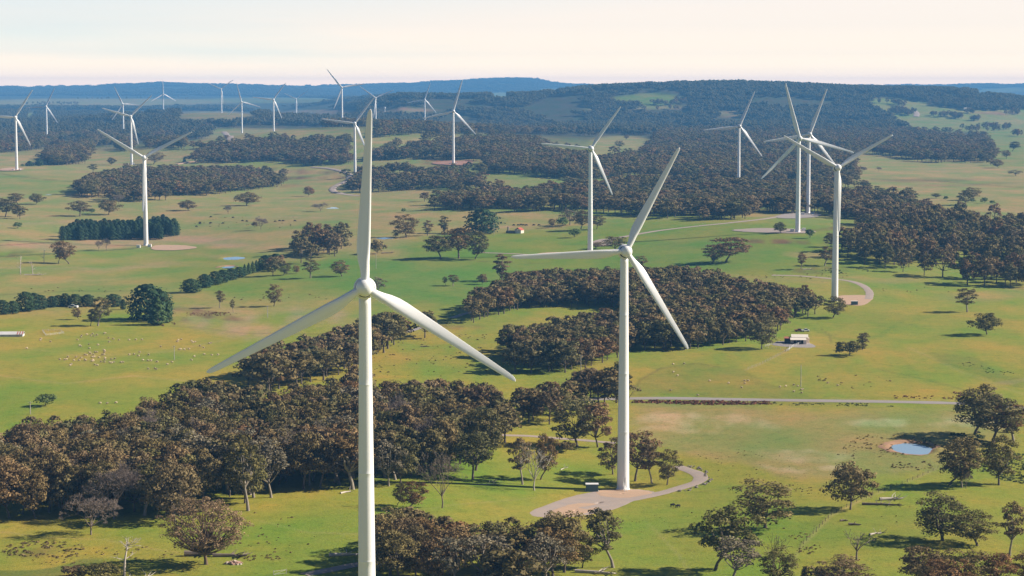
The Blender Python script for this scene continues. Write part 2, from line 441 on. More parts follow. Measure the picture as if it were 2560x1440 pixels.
def thing(name, label, cat, loc=(0, 0, 0), rz=0, group=None):
    o = bpy.data.objects.new(name, None); COL.objects.link(o)
    o.location = loc; o.rotation_euler = (0, 0, rz); o.empty_display_size = 1
    return tag(o, label, cat, group)

def dup(root, loc, rz=0, scale=None, label=None, group=None):
    r = root.copy(); COL.objects.link(r); r.location = loc; r.rotation_euler = (0, 0, rz)
    if scale is not None: r.scale = scale
    if label: r['label'] = label
    if group: r['group'] = group
    for ch in root.children:
        c = ch.copy(); COL.objects.link(c); c.parent = r
        for g in ch.children:
            d = g.copy(); COL.objects.link(d); d.parent = c
    return r

# ------------------------------------------------------------------ ground
G1 = (0.165, 0.225, 0.036); G2 = (0.262, 0.264, 0.044); G3 = (0.228, 0.257, 0.041); TAN = (.275, .240, .105); TAN2 = (.320, .265, .155)
YEL = (0.285, 0.254, 0.046); REDB = (.165, .095, .058); SAND = (.50, .42, .31); OLV = (0.190, 0.189, 0.046); PALE = (.270, .250, .108)
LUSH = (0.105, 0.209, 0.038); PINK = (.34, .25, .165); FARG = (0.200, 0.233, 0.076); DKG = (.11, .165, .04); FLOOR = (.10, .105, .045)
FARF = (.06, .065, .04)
# (kind, data, colour, opacity, edge softness px): real differences of pasture, soil and dry grass
P_ = [
 ('e', (300, 700, 900, 90), TAN, .55, .5), ('e', (640, 690, 330, 45), G1, .7, .5), ('e', (250, 655, 330, 22), G1, .55, .5),
 ('e', (1150, 680, 420, 85), LUSH, .85, .5), ('e', (1650, 620, 620, 70), G1, .85, .45), ('e', (1750, 640, 260, 40), LUSH, .6, .5),
 ('e', (300, 905, 700, 130), G2, .7, .4), ('e', (150, 1010, 300, 50), G3, .8, .5),
 ('e', (650, 800, 270, 36), TAN2, .75, .4), ('e', (515, 788, 90, 10), REDB, .75, .5), ('e', (430, 812, 40, 9), REDB, .6, .5),
 ('e', (1090, 900, 230, 80), YEL, .85, .5), ('e', (1030, 835, 130, 18), G3, .5, .5), ('e', (1150, 815, 60, 6), REDB, .5, .5),
 ('e', (1420, 770, 180, 12), G3, .8, .5),
 ('p', [(1575, 1005), (2480, 1012), (2520, 1080), (2350, 1170), (2050, 1190), (1575, 1110)], TAN, .75, 30),
 ('e', (1760, 1050, 160, 16), SAND, .55, .7), ('e', (1690, 1075, 100, 8), SAND, .4, .7), ('e', (2260, 1042, 170, 10), SAND, .5, .7), ('e', (2430, 1052, 90, 12), SAND, .55, .7),
 ('e', (2000, 1120, 120, 14), SAND, .35, .8), ('e', (2072, 1146, 40, 7), SAND, .7, .7), ('e', (2000, 1108, 60, 5), SAND, .5, .7), ('e', (1950, 1155, 60, 6), SAND, .35, .7),
 ('e', (2160, 1195, 330, 26), G2, .6, .6), ('e', (2200, 1310, 260, 45), G1, .6, .5), ('e', (2430, 1230, 200, 30), G3, .7, .5),
 ('e', (2040, 930, 620, 62), YEL, .85, .4), ('e', (2350, 800, 320, 80), G2, .75, .5), ('e', (2180, 790, 130, 26), G1, .5, .6), ('e', (2200, 860, 240, 30), YEL, .45, .6),
 ('p', [(1580, 985), (1590, 950), (1650, 920), (1740, 908), (1850, 925), (1960, 960), (2070, 985), (2080, 992), (1580, 992)], OLV, .45, 8),
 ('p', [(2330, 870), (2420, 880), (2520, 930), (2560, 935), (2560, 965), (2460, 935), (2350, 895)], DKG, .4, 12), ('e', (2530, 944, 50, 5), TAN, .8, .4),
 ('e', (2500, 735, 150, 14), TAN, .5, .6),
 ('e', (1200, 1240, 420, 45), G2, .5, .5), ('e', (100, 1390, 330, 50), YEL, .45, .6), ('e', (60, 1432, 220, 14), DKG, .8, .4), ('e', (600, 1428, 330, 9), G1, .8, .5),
 ('e', (110, 1375, 90, 12), REDB, .35, .8),
 # middle distance
 ('p', [(-400, 398), (700, 398), (900, 420), (1080, 480), (1080, 530), (1000, 640), (700, 640), (400, 640), (-400, 660)], PALE, .9, 25),
 ('e', (90, 455, 200, 24), FARG, .8, .5), ('e', (690, 409, 140, 9), G1, .7, .5), ('e', (620, 470, 200, 20), FARG, .45, .6), ('e', (600, 560, 420, 20), FARG, .5, .6),
 ('e', (350, 606, 400, 11), PINK, .75, .5), ('e', (830, 605, 250, 12), TAN, .6, .6), ('e', (300, 632, 420, 10), G1, .7, .6), ('e', (40, 625, 90, 7), REDB, .5, .6), ('e', (0, 634, 60, 5), REDB, .6, .6),
 ('e', (640, 545, 500, 7), TAN, .6, .6), ('e', (200, 665, 300, 9), FARG, .6, .5), ('e', (320, 672, 160, 6), TAN, .7, .6),
 ('e', (718, 424, 45, 5), REDB, .8, .3), ('e', (762, 430, 22, 4), REDB, .8, .3), ('e', (815, 431, 34, 4), REDB, .7, .3), ('e', (760, 444, 60, 4), REDB, .8, .3), ('e', (838, 444, 26, 3), REDB, .7, .3), ('e', (690, 418, 18, 2), REDB, .8, .3),
 ('e', (730, 462, 30, 4), REDB, .45, .6), ('e', (890, 470, 60, 10), PALE, .8, .6),
 ('p', [(880, 520), (1080, 525), (1390, 530), (1500, 548), (1380, 575), (1220, 578), (1100, 590), (880, 600)], TAN, .85, 10),
 ('e', (1250, 565, 45, 3), PINK, .7, .5), ('e', (1300, 605, 160, 22), G1, .8, .5), ('e', (450, 390, 330, 16), TAN, .7, .5), ('e', (300, 404, 300, 5), PINK, .4, .6), ('e', (500, 405, 70, 5), REDB, .45, .6),
 ('e', (640, 335, 170, 16), PALE, .85, .4), ('e', (560, 355, 60, 12), TAN, .6, .5), ('e', (60, 380, 140, 18), TAN, .5, .5),
 ('e', (1150, 407, 95, 8), REDB, .9, .4), ('e', (1120, 402, 60, 4), (.30, .14, .09), .8, .4), ('e', (1190, 420, 50, 8), REDB, .7, .5), ('e', (1165, 412, 40, 3), FARG, .7, .5),
 ('e', (1940, 597, 90, 6), REDB, .8, .4), ('e', (1885, 597, 28, 5), REDB, .6, .4), ('e', (2050, 595, 70, 9), REDB, .5, .6), ('e', (2110, 566, 80, 5), REDB, .75, .4), ('e', (2020, 627, 60, 8), TAN, .7, .5), ('e', (2050, 665, 70, 9), REDB, .55, .5),
 ('e', (1980, 530, 200, 9), TAN, .7, .5), ('e', (2110, 690, 140, 8), TAN, .35, .6), ('e', (2250, 690, 60, 8), TAN, .5, .6), ('e', (1900, 690, 120, 7), TAN, .4, .6),
 ('p', [(2100, 400), (2350, 415), (2700, 400), (2700, 560), (2450, 540), (2300, 500), (2150, 470)], PALE, .95, 12),
 ('e', (2450, 520, 150, 14), TAN, .7, .5), ('e', (2330, 447, 120, 4), (.15, .12, .07), .55, .5), ('e', (2420, 460, 140, 3), (.17, .14, .08), .4, .5), ('e', (2530, 400, 90, 20), FARG, .7, .5),
 ('p', [(2160, 250), (2250, 240), (2340, 265), (2700, 275), (2700, 420), (2520, 400), (2470, 330), (2300, 325), (2230, 290)], FARG, .95, 8),
 ('e', (2500, 283, 60, 4), (.24, .14, .10), .7, .5), ('e', (2540, 305, 90, 6), PALE, .7, .5), ('e', (1610, 250, 90, 16), G1, .85, .3), ('e', (1590, 270, 130, 5), TAN, .8, .4),
 ('e', (1255, 238, 34, 7), FARG, .9, .4), ('e', (250, 255, 330, 9), PALE, .8, .4), ('e', (700, 250, 200, 7), FARG, .6, .4), ('e', (540, 290, 100, 12), TAN, .7, .5), ('e', (1000, 276, 90, 6), PINK, .6, .4), ('e', (800, 280, 90, 6), PINK, .6, .5),
 ('e', (1540, 355, 75, 18), PALE, .8, .4), ('e', (1000, 352, 140, 7), PALE, .8, .4), ('e', (2280, 331, 55, 7), G1, .8, .4), ('e', (1820, 285, 60, 6), TAN, .6, .5), ('e', (75, 288, 45, 6), FARG, .8, .4),
 ('e', (2480, 225, 90, 7), FARG, .5, .5), ('e', (1350, 225, 50, 3), FARG, .6, .5),
]
ROADS = [   # centreline px, width m, material, name-label
 ([(1380, 1003), (1480, 998), (1600, 996), (1700, 996), (1850, 999), (2050, 1002), (2250, 1005), (2380, 1008), (2480, 1013), (2620, 1024)], 7.0, 'gravel_grey'),
 ([(1455, 1272), (1560, 1252), (1640, 1236), (1700, 1220), (1742, 1206), (1752, 1194), (1740, 1183), (1715, 1174), (1690, 1166)], 5.6, 'gravel'),
 ([(1190, 1075), (1250, 1087), (1320, 1090), (1395, 1096), (1460, 1101), (1540, 1108)], 4.0, 'gravel'),
 ([(1930, 688), (2000, 690), (2080, 697), (2130, 704), (2160, 716), (2174, 732), (2170, 748)], 5.5, 'gravel'),
 ([(1500, 602), (1560, 592), (1640, 578), (1740, 566), (1820, 558), (1900, 549), (1955, 541), (2000, 538)], 7.0, 'gravel'),
 ([(1190, 632), (1260, 634), (1320, 637)], 4.0, 'gravel'),
 ([(780, 419), (820, 422), (858, 430), (876, 440), (868, 452), (846, 462), (832, 472), (838, 481), (870, 487), (900, 490)], 10.0, 'gravel'),
 ([(560, 330), (568, 340), (576, 350), (584, 360)], 16.0, 'gravel'),
 ([(2285, 277), (2292, 284), (2290, 292)], 18.0, 'gravel'),
 ([(1130, 795), (1160, 785), (1200, 776)], 5.0, 'gravel_grey'), ([(760, 1437), (830, 1424), (905, 1409), (960, 1402)], 5.0, 'gravel'),
 ([(995, 838), (1030, 826), (1062, 816)], 4.5, 'gravel_grey'), ([(440, 412), (480, 405), (560, 399)], 9.0, 'sand'),
]

ys = [-2500, -1500, -800, -300, -150, 0, 100, 180, 240, 300, 340]
y = 350.0
while y < 20500:
    ys.append(y)
    y += min(max(0.8, 2.3 * y * y / (H * F)), 60.0)
ys = np.array(ys); us = np.linspace(-.40, .40, 861); ue = np.array([.43, .48, .55, .65, .8, 1.0, 1.3, 1.7, 2.2]); us = np.concatenate([-ue[::-1], us, ue])
Yg, Ug = np.meshgrid(ys, us, indexing='ij')
Xg = Ug * (np.maximum(Yg, 0) + 420.0)
Zg = terrain(Xg, Yg)
PX, PY = project(Xg, np.maximum(Yg, 60), Zg)
wob = (fbm(Xg / 40, Yg / 60, 3) - .47)
wx = PX + 60 * (fbm(Xg / (Yg * .05 + 5), Yg / (Yg * .11 + 8), 11) - .47) + 26 * (fbm(Xg / 14, Yg / 22, 12) - .47)
wy = PY + (PY - 215) * .10 * (fbm(Xg / (Yg * .04 + 5), Yg / (Yg * .12 + 8), 21) - .47)
base = np.zeros(Xg.shape + (3,))
nb = np.clip((fbm(Xg / (60 + Yg * .03), Yg / (110 + Yg * .08), 31) - .33) * 3.2, 0, 1)[..., None]
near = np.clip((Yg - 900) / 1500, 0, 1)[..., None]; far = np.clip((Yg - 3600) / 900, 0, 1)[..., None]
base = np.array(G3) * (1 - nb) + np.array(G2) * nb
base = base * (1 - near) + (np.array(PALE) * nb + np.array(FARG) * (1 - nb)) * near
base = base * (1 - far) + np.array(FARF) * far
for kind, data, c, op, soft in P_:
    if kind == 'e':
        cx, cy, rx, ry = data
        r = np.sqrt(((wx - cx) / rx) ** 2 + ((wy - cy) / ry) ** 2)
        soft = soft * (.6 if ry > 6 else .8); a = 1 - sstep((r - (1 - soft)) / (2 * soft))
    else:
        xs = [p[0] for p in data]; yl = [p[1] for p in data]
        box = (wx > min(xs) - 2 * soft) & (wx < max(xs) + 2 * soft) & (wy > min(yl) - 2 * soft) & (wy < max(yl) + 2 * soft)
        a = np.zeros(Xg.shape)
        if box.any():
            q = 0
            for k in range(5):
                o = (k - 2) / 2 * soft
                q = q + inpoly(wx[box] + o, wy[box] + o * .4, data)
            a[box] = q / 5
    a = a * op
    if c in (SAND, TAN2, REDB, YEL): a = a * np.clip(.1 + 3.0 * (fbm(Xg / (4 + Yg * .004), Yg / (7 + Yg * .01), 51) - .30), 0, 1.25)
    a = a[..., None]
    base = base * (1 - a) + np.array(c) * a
# worn trails, drains and paddock edges
DK = (.11, .105, .04); TR = (.33, .29, .13)
LINES = [([(0, 432), (90, 446), (190, 454)], DK, 3, .6), ([(-50, 642), (120, 634), (340, 621)], (.07, .09, .03), 4, .7), ([(-50, 615), (150, 604)], REDB, 3, .7), ([(1175, 652), (1260, 658), (1365, 661)], DK, 3, .5),
 ([(1190, 637), (1420, 641)], DK, 2.5, .35), ([(2045, 806), (2052, 822), (2070, 834), (2074, 845)], DK, 3, .5), ([(2010, 812), (2050, 830), (2090, 845), (2150, 850), (2200, 838), (2260, 800)], G1, 9, .6), ([(2074, 845), (2085, 862)], DK, 2.5, .4),
 ([(1963, 880), (1900, 912), (1865, 925)], TR, 4, .6), ([(1580, 990), (1600, 950), (1650, 921), (1740, 909), (1800, 917)], DK, 4, .45), ([(2080, 996), (2250, 1000), (2440, 1003)], TR, 4, .5), ([(2345, 1171), (2255, 1210), (2166, 1242), (2078, 1288), (2000, 1369), (1960, 1440)], TR, 7, .5),
 ([(880, 590), (1010, 590), (1100, 580)], TR, 5, .4), ([(420, 690), (250, 700), (0, 712)], TR, 6, .4), ([(0, 735), (200, 728), (330, 728)], DK, 4, .4), ([(430, 815), (620, 832), (830, 836)], DK, 4, .35), ([(0, 562), (200, 552), (420, 542), (700, 540), (900, 548)], TAN2, 6, .5), ([(0, 668), (220, 672), (420, 668)], TAN2, 6, .5),
 ([(1600, 1090), (1800, 1120), (2000, 1165), (2140, 1180)], TR, 5, .3), ([(1750, 1230), (1860, 1215), (2000, 1222), (2110, 1212)], DK, 4, .3), ([(1620, 1310), (1690, 1380), (1730, 1440)], TR, 6, .35), ([(640, 1300), (760, 1330), (890, 1335)], TR, 6, .35), ([(930, 1290), (1150, 1262), (1340, 1245)], TR, 5, .3),
 ([(0, 1330), (130, 1345), (260, 1350), (440, 1380)], TR, 7, .3), ([(2180, 448), (2330, 452), (2560, 470)], DK, 4, .5), ([(2160, 425), (2350, 440), (2560, 446)], TR, 5, .4), ([(1470, 725), (1380, 745), (1290, 765)], TR, 4, .3), ([(2560, 610), (2440, 640)], DK, 3, .3), ([(2270, 870), (2400, 930), (2560, 985)], TR, 6, .35),
 ([(2190, 920), (2330, 955), (2500, 1000)], DK, 4, .3), ([(0, 940), (160, 960), (330, 940), (500, 955)], TR, 6, .35), ([(60, 870), (200, 890), (420, 880), (560, 850)], TR, 5, .3)]
for pts_, c, wd, op in LINES:
    xs = [p[0] for p in pts_]; yl = [p[1] for p in pts_]
    jx = PX + 10 * (fbm(Xg / (Yg * .02 + 3), Yg / (Yg * .05 + 4), 71) - .47); jy = PY + 7 * (fbm(Xg / (Yg * .02 + 3), Yg / (Yg * .05 + 4), 72) - .47)
    b_ = (PX > min(xs) - 40) & (PX < max(xs) + 40) & (PY > min(yl) - 25) & (PY < max(yl) + 25)
    if not b_.any(): continue
    x_, y_ = jx[b_], jy[b_]; dmin = np.full(x_.shape, 1e9)
    for (ax_, ay_), (bx_, by_) in zip(pts_[:-1], pts_[1:]):
        vx, vy = bx_ - ax_, (by_ - ay_) * 2.2
        t_ = np.clip(((x_ - ax_) * vx + (y_ - ay_) * 2.2 * vy) / (vx * vx + vy * vy), 0, 1)
        dmin = np.minimum(dmin, np.hypot(x_ - ax_ - t_ * vx, (y_ - ay_) * 2.2 - t_ * vy))
    a = (op * (1 - sstep((dmin - wd * .3) / (wd * .9))) * np.clip(.3 + 1.6 * fbm(Xg[b_] / 9, Yg[b_] / 20, 73), 0, 1))[..., None]
    base[b_] = base[b_] * (1 - a) + np.array(c) * a
# finer natural streaks of drier grass
st = np.clip((fbm(Xg / 26, Yg / 55, 41) - .5) * 3, -1, 1)[..., None] * (Yg < 3500)[..., None]
base = base * (1 + st * np.array([.10, .03, .0]))
base = np.clip(base, .01, .8)

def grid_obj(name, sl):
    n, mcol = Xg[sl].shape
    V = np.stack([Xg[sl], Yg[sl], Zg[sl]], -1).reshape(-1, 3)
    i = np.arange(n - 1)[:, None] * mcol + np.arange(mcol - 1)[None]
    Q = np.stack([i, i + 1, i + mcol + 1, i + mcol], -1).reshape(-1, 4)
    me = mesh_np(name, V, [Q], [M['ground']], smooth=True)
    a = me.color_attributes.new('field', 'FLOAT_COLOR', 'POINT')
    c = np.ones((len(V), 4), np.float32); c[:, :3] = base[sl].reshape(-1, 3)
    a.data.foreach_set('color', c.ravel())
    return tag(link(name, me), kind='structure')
cut = int(np.searchsorted(ys, 12400))
grid_obj('ground', slice(0, cut + 1))
tag(grid_obj('hills', slice(cut, len(ys))), 'blue hazy ridge along the horizon')

# roads and pads: thin sheets that follow the ground
def road(pts, w, mat, name):
    P = ground_at([p[0] for p in pts], [p[1] for p in pts])[:, :2]
    t = np.arange(len(P)); tt = np.linspace(0, len(P) - 1, (len(P) - 1) * 14 + 1)
    # catmull-rom
    out = []
    for q in tt:
        i = min(int(q), len(P) - 2); f = q - i
        p0, p1, p2, p3 = P[max(i - 1, 0)], P[i], P[i + 1], P[min(i + 2, len(P) - 1)]
        out.append(.5 * ((2 * p1) + (-p0 + p2) * f + (2 * p0 - 5 * p1 + 4 * p2 - p3) * f * f + (-p0 + 3 * p1 - 3 * p2 + p3) * f ** 3))
    C = np.array(out); T = np.gradient(C, axis=0); T /= np.linalg.norm(T, axis=1)[:, None] + 1e-9
    Nn = np.stack([-T[:, 1], T[:, 0]], 1)
    wl = w * (.5 + .10 * (fbm(C[:, 0] / 6, C[:, 1] / 6, 5) - .5) * 2)[:, None]
    cross = np.array([-1, -.6, -.2, .2, .6, 1.0])
    XY = C[:, None] + Nn[:, None] * (wl[:, None] * cross[None, :, None])
    lift = .16 + .00012 * XY[..., 1] * 0 + np.where(XY[..., 1] > 1500, .25, 0) + np.where(XY[..., 1] > 2600, .8, 0)
    Z = terrain(XY[..., 0], XY[..., 1]) + lift * np.where(np.abs(cross) == 1, .35, 1)[None]
    V = np.concatenate([XY, Z[..., None]], -1).reshape(-1, 3)
    n = len(C); k = len(cross)
    i = np.arange(n - 1)[:, None] * k + np.arange(k - 1)[None]
    Q = np.stack([i, i + 1, i + k + 1, i + k], -1).reshape(-1, 4)
    return tag(link(name, mesh_np(name, V, [Q], [M[mat]], smooth=True)), kind='structure')
for i, (pts, w, m) in enumerate(ROADS):
    road(pts, w, m, 'road' if i == 0 else 'track')

def pad(poly, mat, name='gravel_pad', lift=.10, jit=.06):
    P = ground_at([p[0] for p in poly], [p[1] for p in poly])[:, :2]
    c = P.mean(0); n = len(P); out = []
    for i in range(n):
        p0, p1, p2, p3 = P[i - 1], P[i], P[(i + 1) % n], P[(i + 2) % n]
        for f in np.linspace(0, 1, 9)[:-1]:
            out.append(.5 * ((2 * p1) + (-p0 + p2) * f + (2 * p0 - 5 * p1 + 4 * p2 - p3) * f * f + (-p0 + 3 * p1 - 3 * p2 + p3) * f ** 3))
    B = np.array(out); d = B - c
    B = c + d * (1 + jit * 2 * (fbm(B[:, 0] / 3.0, B[:, 1] / 5.0, 8) - .47) + .05 * (vnoise(B[:, 0] / .9, B[:, 1] / 1.6, 9) - .5))[:, None]
    rings = np.linspace(0.02, 1, 11)
    XY = c + (B - c)[None] * rings[:, None, None]
    far_ = c[1] > 1500
    Z = terrain(XY[..., 0], XY[..., 1]) + lift + (.3 if far_ else 0) + (.9 if c[1] > 2600 else 0)
    Z[-1] -= lift * .7
    V = np.concatenate([XY, Z[..., None]], -1).reshape(-1, 3); k = len(B)
    i = np.arange(10)[:, None] * k; j = np.arange(k)[None]; j2 = (j + 1) % k
    Q = np.stack([i + j, i + j2, i + j2 + k, i + j + k], -1).reshape(-1, 4)
    me = mesh_np(name, V, [Q, np.arange(k)[None]], [M[mat]], smooth=True)
    return tag(link(name, me), kind='structure')
pad([(1320, 1285), (1400, 1250), (1470, 1232), (1560, 1224), (1625, 1228), (1632, 1236), (1590, 1250), (1530, 1275), (1450, 1290), (1380, 1295)], 'gravel', lift=.09)
pad([(1490, 1229), (1520, 1224), (1600, 1226), (1634, 1234), (1600, 1243), (1540, 1245), (1500, 1240)], 'sand', lift=.15)
pad([(1360, 1292), (1420, 1262), (1500, 1258), (1480, 1278), (1430, 1292)], 'sand', lift=.15, jit=.25)
pad([(2100, 740), (2160, 738), (2182, 744), (2172, 756), (2150, 764), (2105, 758)], 'sand')
pad([(1325, 640), (1365, 632), (1420, 632), (1480, 637), (1470, 644), (1380, 645)], 'sand')
pad([(1480, 606), (1505, 598), (1530, 602), (1525, 614), (1495, 616)], 'gravel')
pad([(380, 618), (400, 613), (460, 614), (492, 620), (440, 626), (385, 625)], 'sand')
pad([(1830, 576), (1900, 571), (2000, 574), (2040, 580), (1990, 584), (1880, 581)], 'gravel')
pad([(1940, 541), (1975, 534), (2040, 534), (2050, 541), (2000, 546), (1950, 546)], 'gravel_grey')
pad([(1932, 861), (1950, 853), (2000, 853), (2030, 861), (2040, 867), (2008, 869), (1950, 866)], 'gravel_grey', jit=.12)
pad([(0, 424), (30, 421), (60, 424), (40, 428), (0, 428)], 'sand')
pad([(1080, 410), (1120, 404), (1170, 405), (1180, 411), (1140, 415)], 'red_earth')

for i, (x, y_, rx, ry, z, dip, lab) in enumerate(PONDS):
    nseg = 48; a = np.linspace(0, 2 * np.pi, nseg, endpoint=False)
    wob_ = 1 + .10 * np.sin(2 * a + i) + .07 * np.sin(3 * a + 2 * i) + .035 * np.sin(5 * a + i) + .02 * np.sin(9 * a)
    g = Geo()
    V = np.stack([x + rx * wob_ * np.cos(a), y_ + ry * wob_ * np.sin(a), np.full(nseg, z - .22)], 1)
    me = mesh_np('dam_water', V, [np.arange(nseg)[None]], [M['water']])
    o = link('water', me); tag(o, kind='structure'); o['label'] = lab
    if i in (0, 2):
        k = 1.22; V = []
        wv = (.55 + .45 * np.sin(a + 5.4) + .25 * np.sin(4 * a + 1) + .15 * np.sin(11 * a))
        for q_ in (0, .3, .65, 1):
            r_ = .93 + q_ * (.10 + .42 * np.clip(wv, .05, 1))
            xx = x + rx * r_ * wob_ * np.cos(a) * 1.02; yy = y_ + ry * r_ * wob_ * np.sin(a)
            V.append(np.stack([xx, yy, terrain(xx, yy) + .06], 1))
        V = np.concatenate(V)
        ii = np.arange(3)[:, None] * nseg; j = np.arange(nseg)[None]; j2 = (j + 1) % nseg
        Q = np.stack([ii + j, ii + j2, ii + j2 + nseg, ii + j + nseg], -1).reshape(-1, 4)
        tag(link('mud_bank', mesh_np('mud_bank', V, [Q], [M['mud']], smooth=True)), kind='structure')

# ------------------------------------------------------------------ wind turbines
def blade_mesh(R):
    st = np.array([.030, .05, .075, .11, .15, .20, .25, .32, .40, .50, .60, .70, .80, .88, .94, .975, .993, 1.0])
    ch = np.interp(st, [.03, .05, .09, .14, .20, .25, .4, .6, .8, .94, .975, .993, 1.0], [2.0, 2.0, 2.25, 2.85, 3.35, 3.4, 2.95, 2.35, 1.8, 1.4, 1.15, .7, .15]) * (R / 43.)
    th = np.interp(st, [.03, .05, .09, .14, .20, .3, .5, 1.0], [1.0, 1.0, .82, .55, .36, .27, .21, .16])
    tw = np.radians(np.interp(st, [.03, .15, .25, .5, 1.0], [22, 21, 16, 7, 1]))
    n = 20; u = np.linspace(0, 2 * np.pi, n, endpoint=False)
    V = []
    for s, c, t, a in zip(st, ch, th, tw):
        xc = .5 * (1 - np.cos(u)); sign = np.where(np.sin(u) >= 0, 1, -1)     # 0 = leading edge
        af = 5 * t * (.2969 * np.sqrt(xc) - .126 * xc - .3516 * xc ** 2 + .2843 * xc ** 3 - .1015 * xc ** 4) * sign
        circ = .5 * np.sin(u) * t
        k = np.clip((s - .05) / .12, 0, 1); k = k * k * (3 - 2 * k)
        yy = (circ * (1 - k) + af * k) * c
        xx = (xc - (.5 * (1 - k) + .30 * k)) * c
        pre = -1.2 * max(0, s - .3) ** 2 * R / 41
        X = -xx * math.cos(a) + yy * (-math.sin(a)); Y = xx * math.sin(a) + yy * (-math.cos(a)) + pre
        V.append(np.stack([X, Y, np.full(n, s * R)], 1))
    V = np.concatenate(V)
    m = len(st)
    i = np.arange(m - 1)[:, None] * n; j = np.arange(n)[None]; j2 = (j + 1) % n
    Q = np.stack([i + j, i + j2, i + j2 + n, i + j + n], -1).reshape(-1, 4)
    return mesh_np('blade', V, [Q, np.arange((m - 1) * n, m * n)[None]], [M['white']], smooth=True)

def turbine_meshes(kind):
    R, HT = R_BLADE[kind], H_TOWER[kind]
    d = {}
    g = Geo(); r0, r1 = (2.2, 1.38) if kind == 0 else (2.15, 1.5)
    hs = [0, .12, .12, .3, HT * .27, HT * .27 + .1, HT * .6, HT * .6 + .1, HT - 1.6, HT - 1.55]
    top = HT - 1.5; pr = []
    for h in np.linspace(0, top, 40): pr.append((r0 + (r1 - r0) * h / top, h))
    for f in (.25, .5, .75):                                   # flange seams
        h = top * f; r = r0 + (r1 - r0) * f
        pr += [(r, h - .10), (r + .012, h - .07), (r + .012, h + .07), (r, h + .10)]
    pr.sort(key=lambda q: q[1])
    pr = [(r0 + .28, -.6), (r0 + .28, .12), (r0 + .02, .14)] + pr[1:] + [(r1 * .9, top + .02)]
    g.lathe(pr, M['white'], seg=40); d['tower'] = g.mesh('tower', True)
    g = Geo()                                                   # nacelle: rounded housing behind the generator
    w = 1.75
    sec = []
    prof = [(1.2, .35), (.9, .88), (.2, 1.0), (-2.6, 1.0), (-3.8, .9), (-4.4, .62), (-4.5, .2)]
    ang = np.linspace(0, 2 * np.pi, 24, endpoint=False)
    V = []
    for h, s in prof:
        cxn = np.sign(np.cos(ang)) * np.abs(np.cos(ang)) ** .6; szn = np.sign(np.sin(ang)) * np.abs(np.sin(ang)) ** .6
        V.append(np.stack([cxn * w * s, np.full(24, -h), szn * w * s], 1))
    V = np.concatenate(V); i = np.arange(len(prof) - 1)[:, None] * 24; j = np.arange(24)[None]; j2 = (j + 1) % 24
    g.add(V, np.stack([i + j, i + j2, i + j2 + 24, i + j + 24], -1).reshape(-1, 4), M['white'])
    g.tube([(0, 3.6, 1.6), (0, 3.6, 3.0)], .06, M['white'], 5); g.tube([(-.6, 3.6, 2.9), (.6, 3.6, 2.9)], .05, M['white'], 5)
    d['nacelle'] = g.mesh('nacelle', True)
    g = Geo()                                                   # ring-shaped generator
    k = 1.0 if kind == 0 else 1.02
    g.lathe([(0.3, .6), (2.0, .55), (2.45, .5), (2.6, .3), (2.62, -.7), (2.45, -1.05), (1.7, -1.2), (.3, -1.25)], M['white'], 'y', 40)
    g.lathe([(2.15, .56), (2.15, .62), (1.7, .66)], M['dark'], 'y', 40)
    d['generator'] = g.mesh('generator', True)
    g = Geo()                                                   # spinner
    g.lathe([(1.95, -.55), (2.05, -.2), (2.06, .3), (1.98, .85), (1.78, 1.35), (1.42, 1.8), (.95, 2.1), (.45, 2.25), (.01, 2.3)], M['white'], 'y', 36)
    g.lathe([(2.0, -.56), (1.85, -1.9)], M['dark'], 'y', 36)
    d['hub'] = g.mesh('hub', True)
    d['blade'] = blade_mesh(R)
    return d
TM = [turbine_meshes(0), turbine_meshes(1)]
HUBC = Vector((0, -3.6, 0.3))
TILT = math.radians(4)
YAWS = {0: YAW, 1: YAW + .07, 2: YAW + .03, 9: YAW + .05, 11: YAW + .3, 8: YAW, 6: YAW}
PHASE = {2: 180.0, 6: 180.0 + 2, 11: 0.}
def turbine(i, t):
    px, py, d, kind, tip, lab = t
    x, y, z = hub_world(px, py, d)
    yaw = YAWS.get(i, YAW + .03)
    HT = H_TOWER[kind]
    root = thing('wind_turbine', lab, 'wind turbine', (x - 3.6 * math.sin(-yaw) * -1 * 0, y + 3.6, float(terrain(x, y + 3.6))), yaw, 'white wind turbines across the farmland')
    loc = Vector((x, y, z)) - Matrix.Rotation(yaw, 3, 'Z') @ Vector((0, -3.6, 0))
    gz = float(terrain(loc.x, loc.y))
    root.location = (loc.x, loc.y, gz)
    hubz = HT if abs(z - gz - HT) > 6 else z - gz - .3
    sc = hubz / HT
    mm = TM[kind]
    tw = link('tower', mm['tower'], root); tw.scale = (1, 1, sc)
    rot = Matrix.Translation((0, 0, hubz)) @ Matrix.Rotation(-TILT, 4, 'X')
    n = link('nacelle', mm['nacelle'], root); n.matrix_local = rot
    g = link('generator', mm['generator'], root); g.matrix_local = rot @ Matrix.Translation((0, -1.0, .15))
    h = link('hub', mm['hub'], root); h.matrix_local = rot @ Matrix.Translation((0, -3.35, .3))
    ph = math.atan2(tip[0] - px, -(tip[1] - py)) if i not in PHASE else math.radians(PHASE[i])
    for k in range(3):
        b = link('blade', mm['blade'], root)
        b.matrix_local = rot @ Matrix.Translation(HUBC) @ Matrix.Rotation(ph + k * 2 * math.pi / 3, 4, 'Y')
    return root, gz
TROOT = [turbine(i, t) for i, t in enumerate(TURB)]

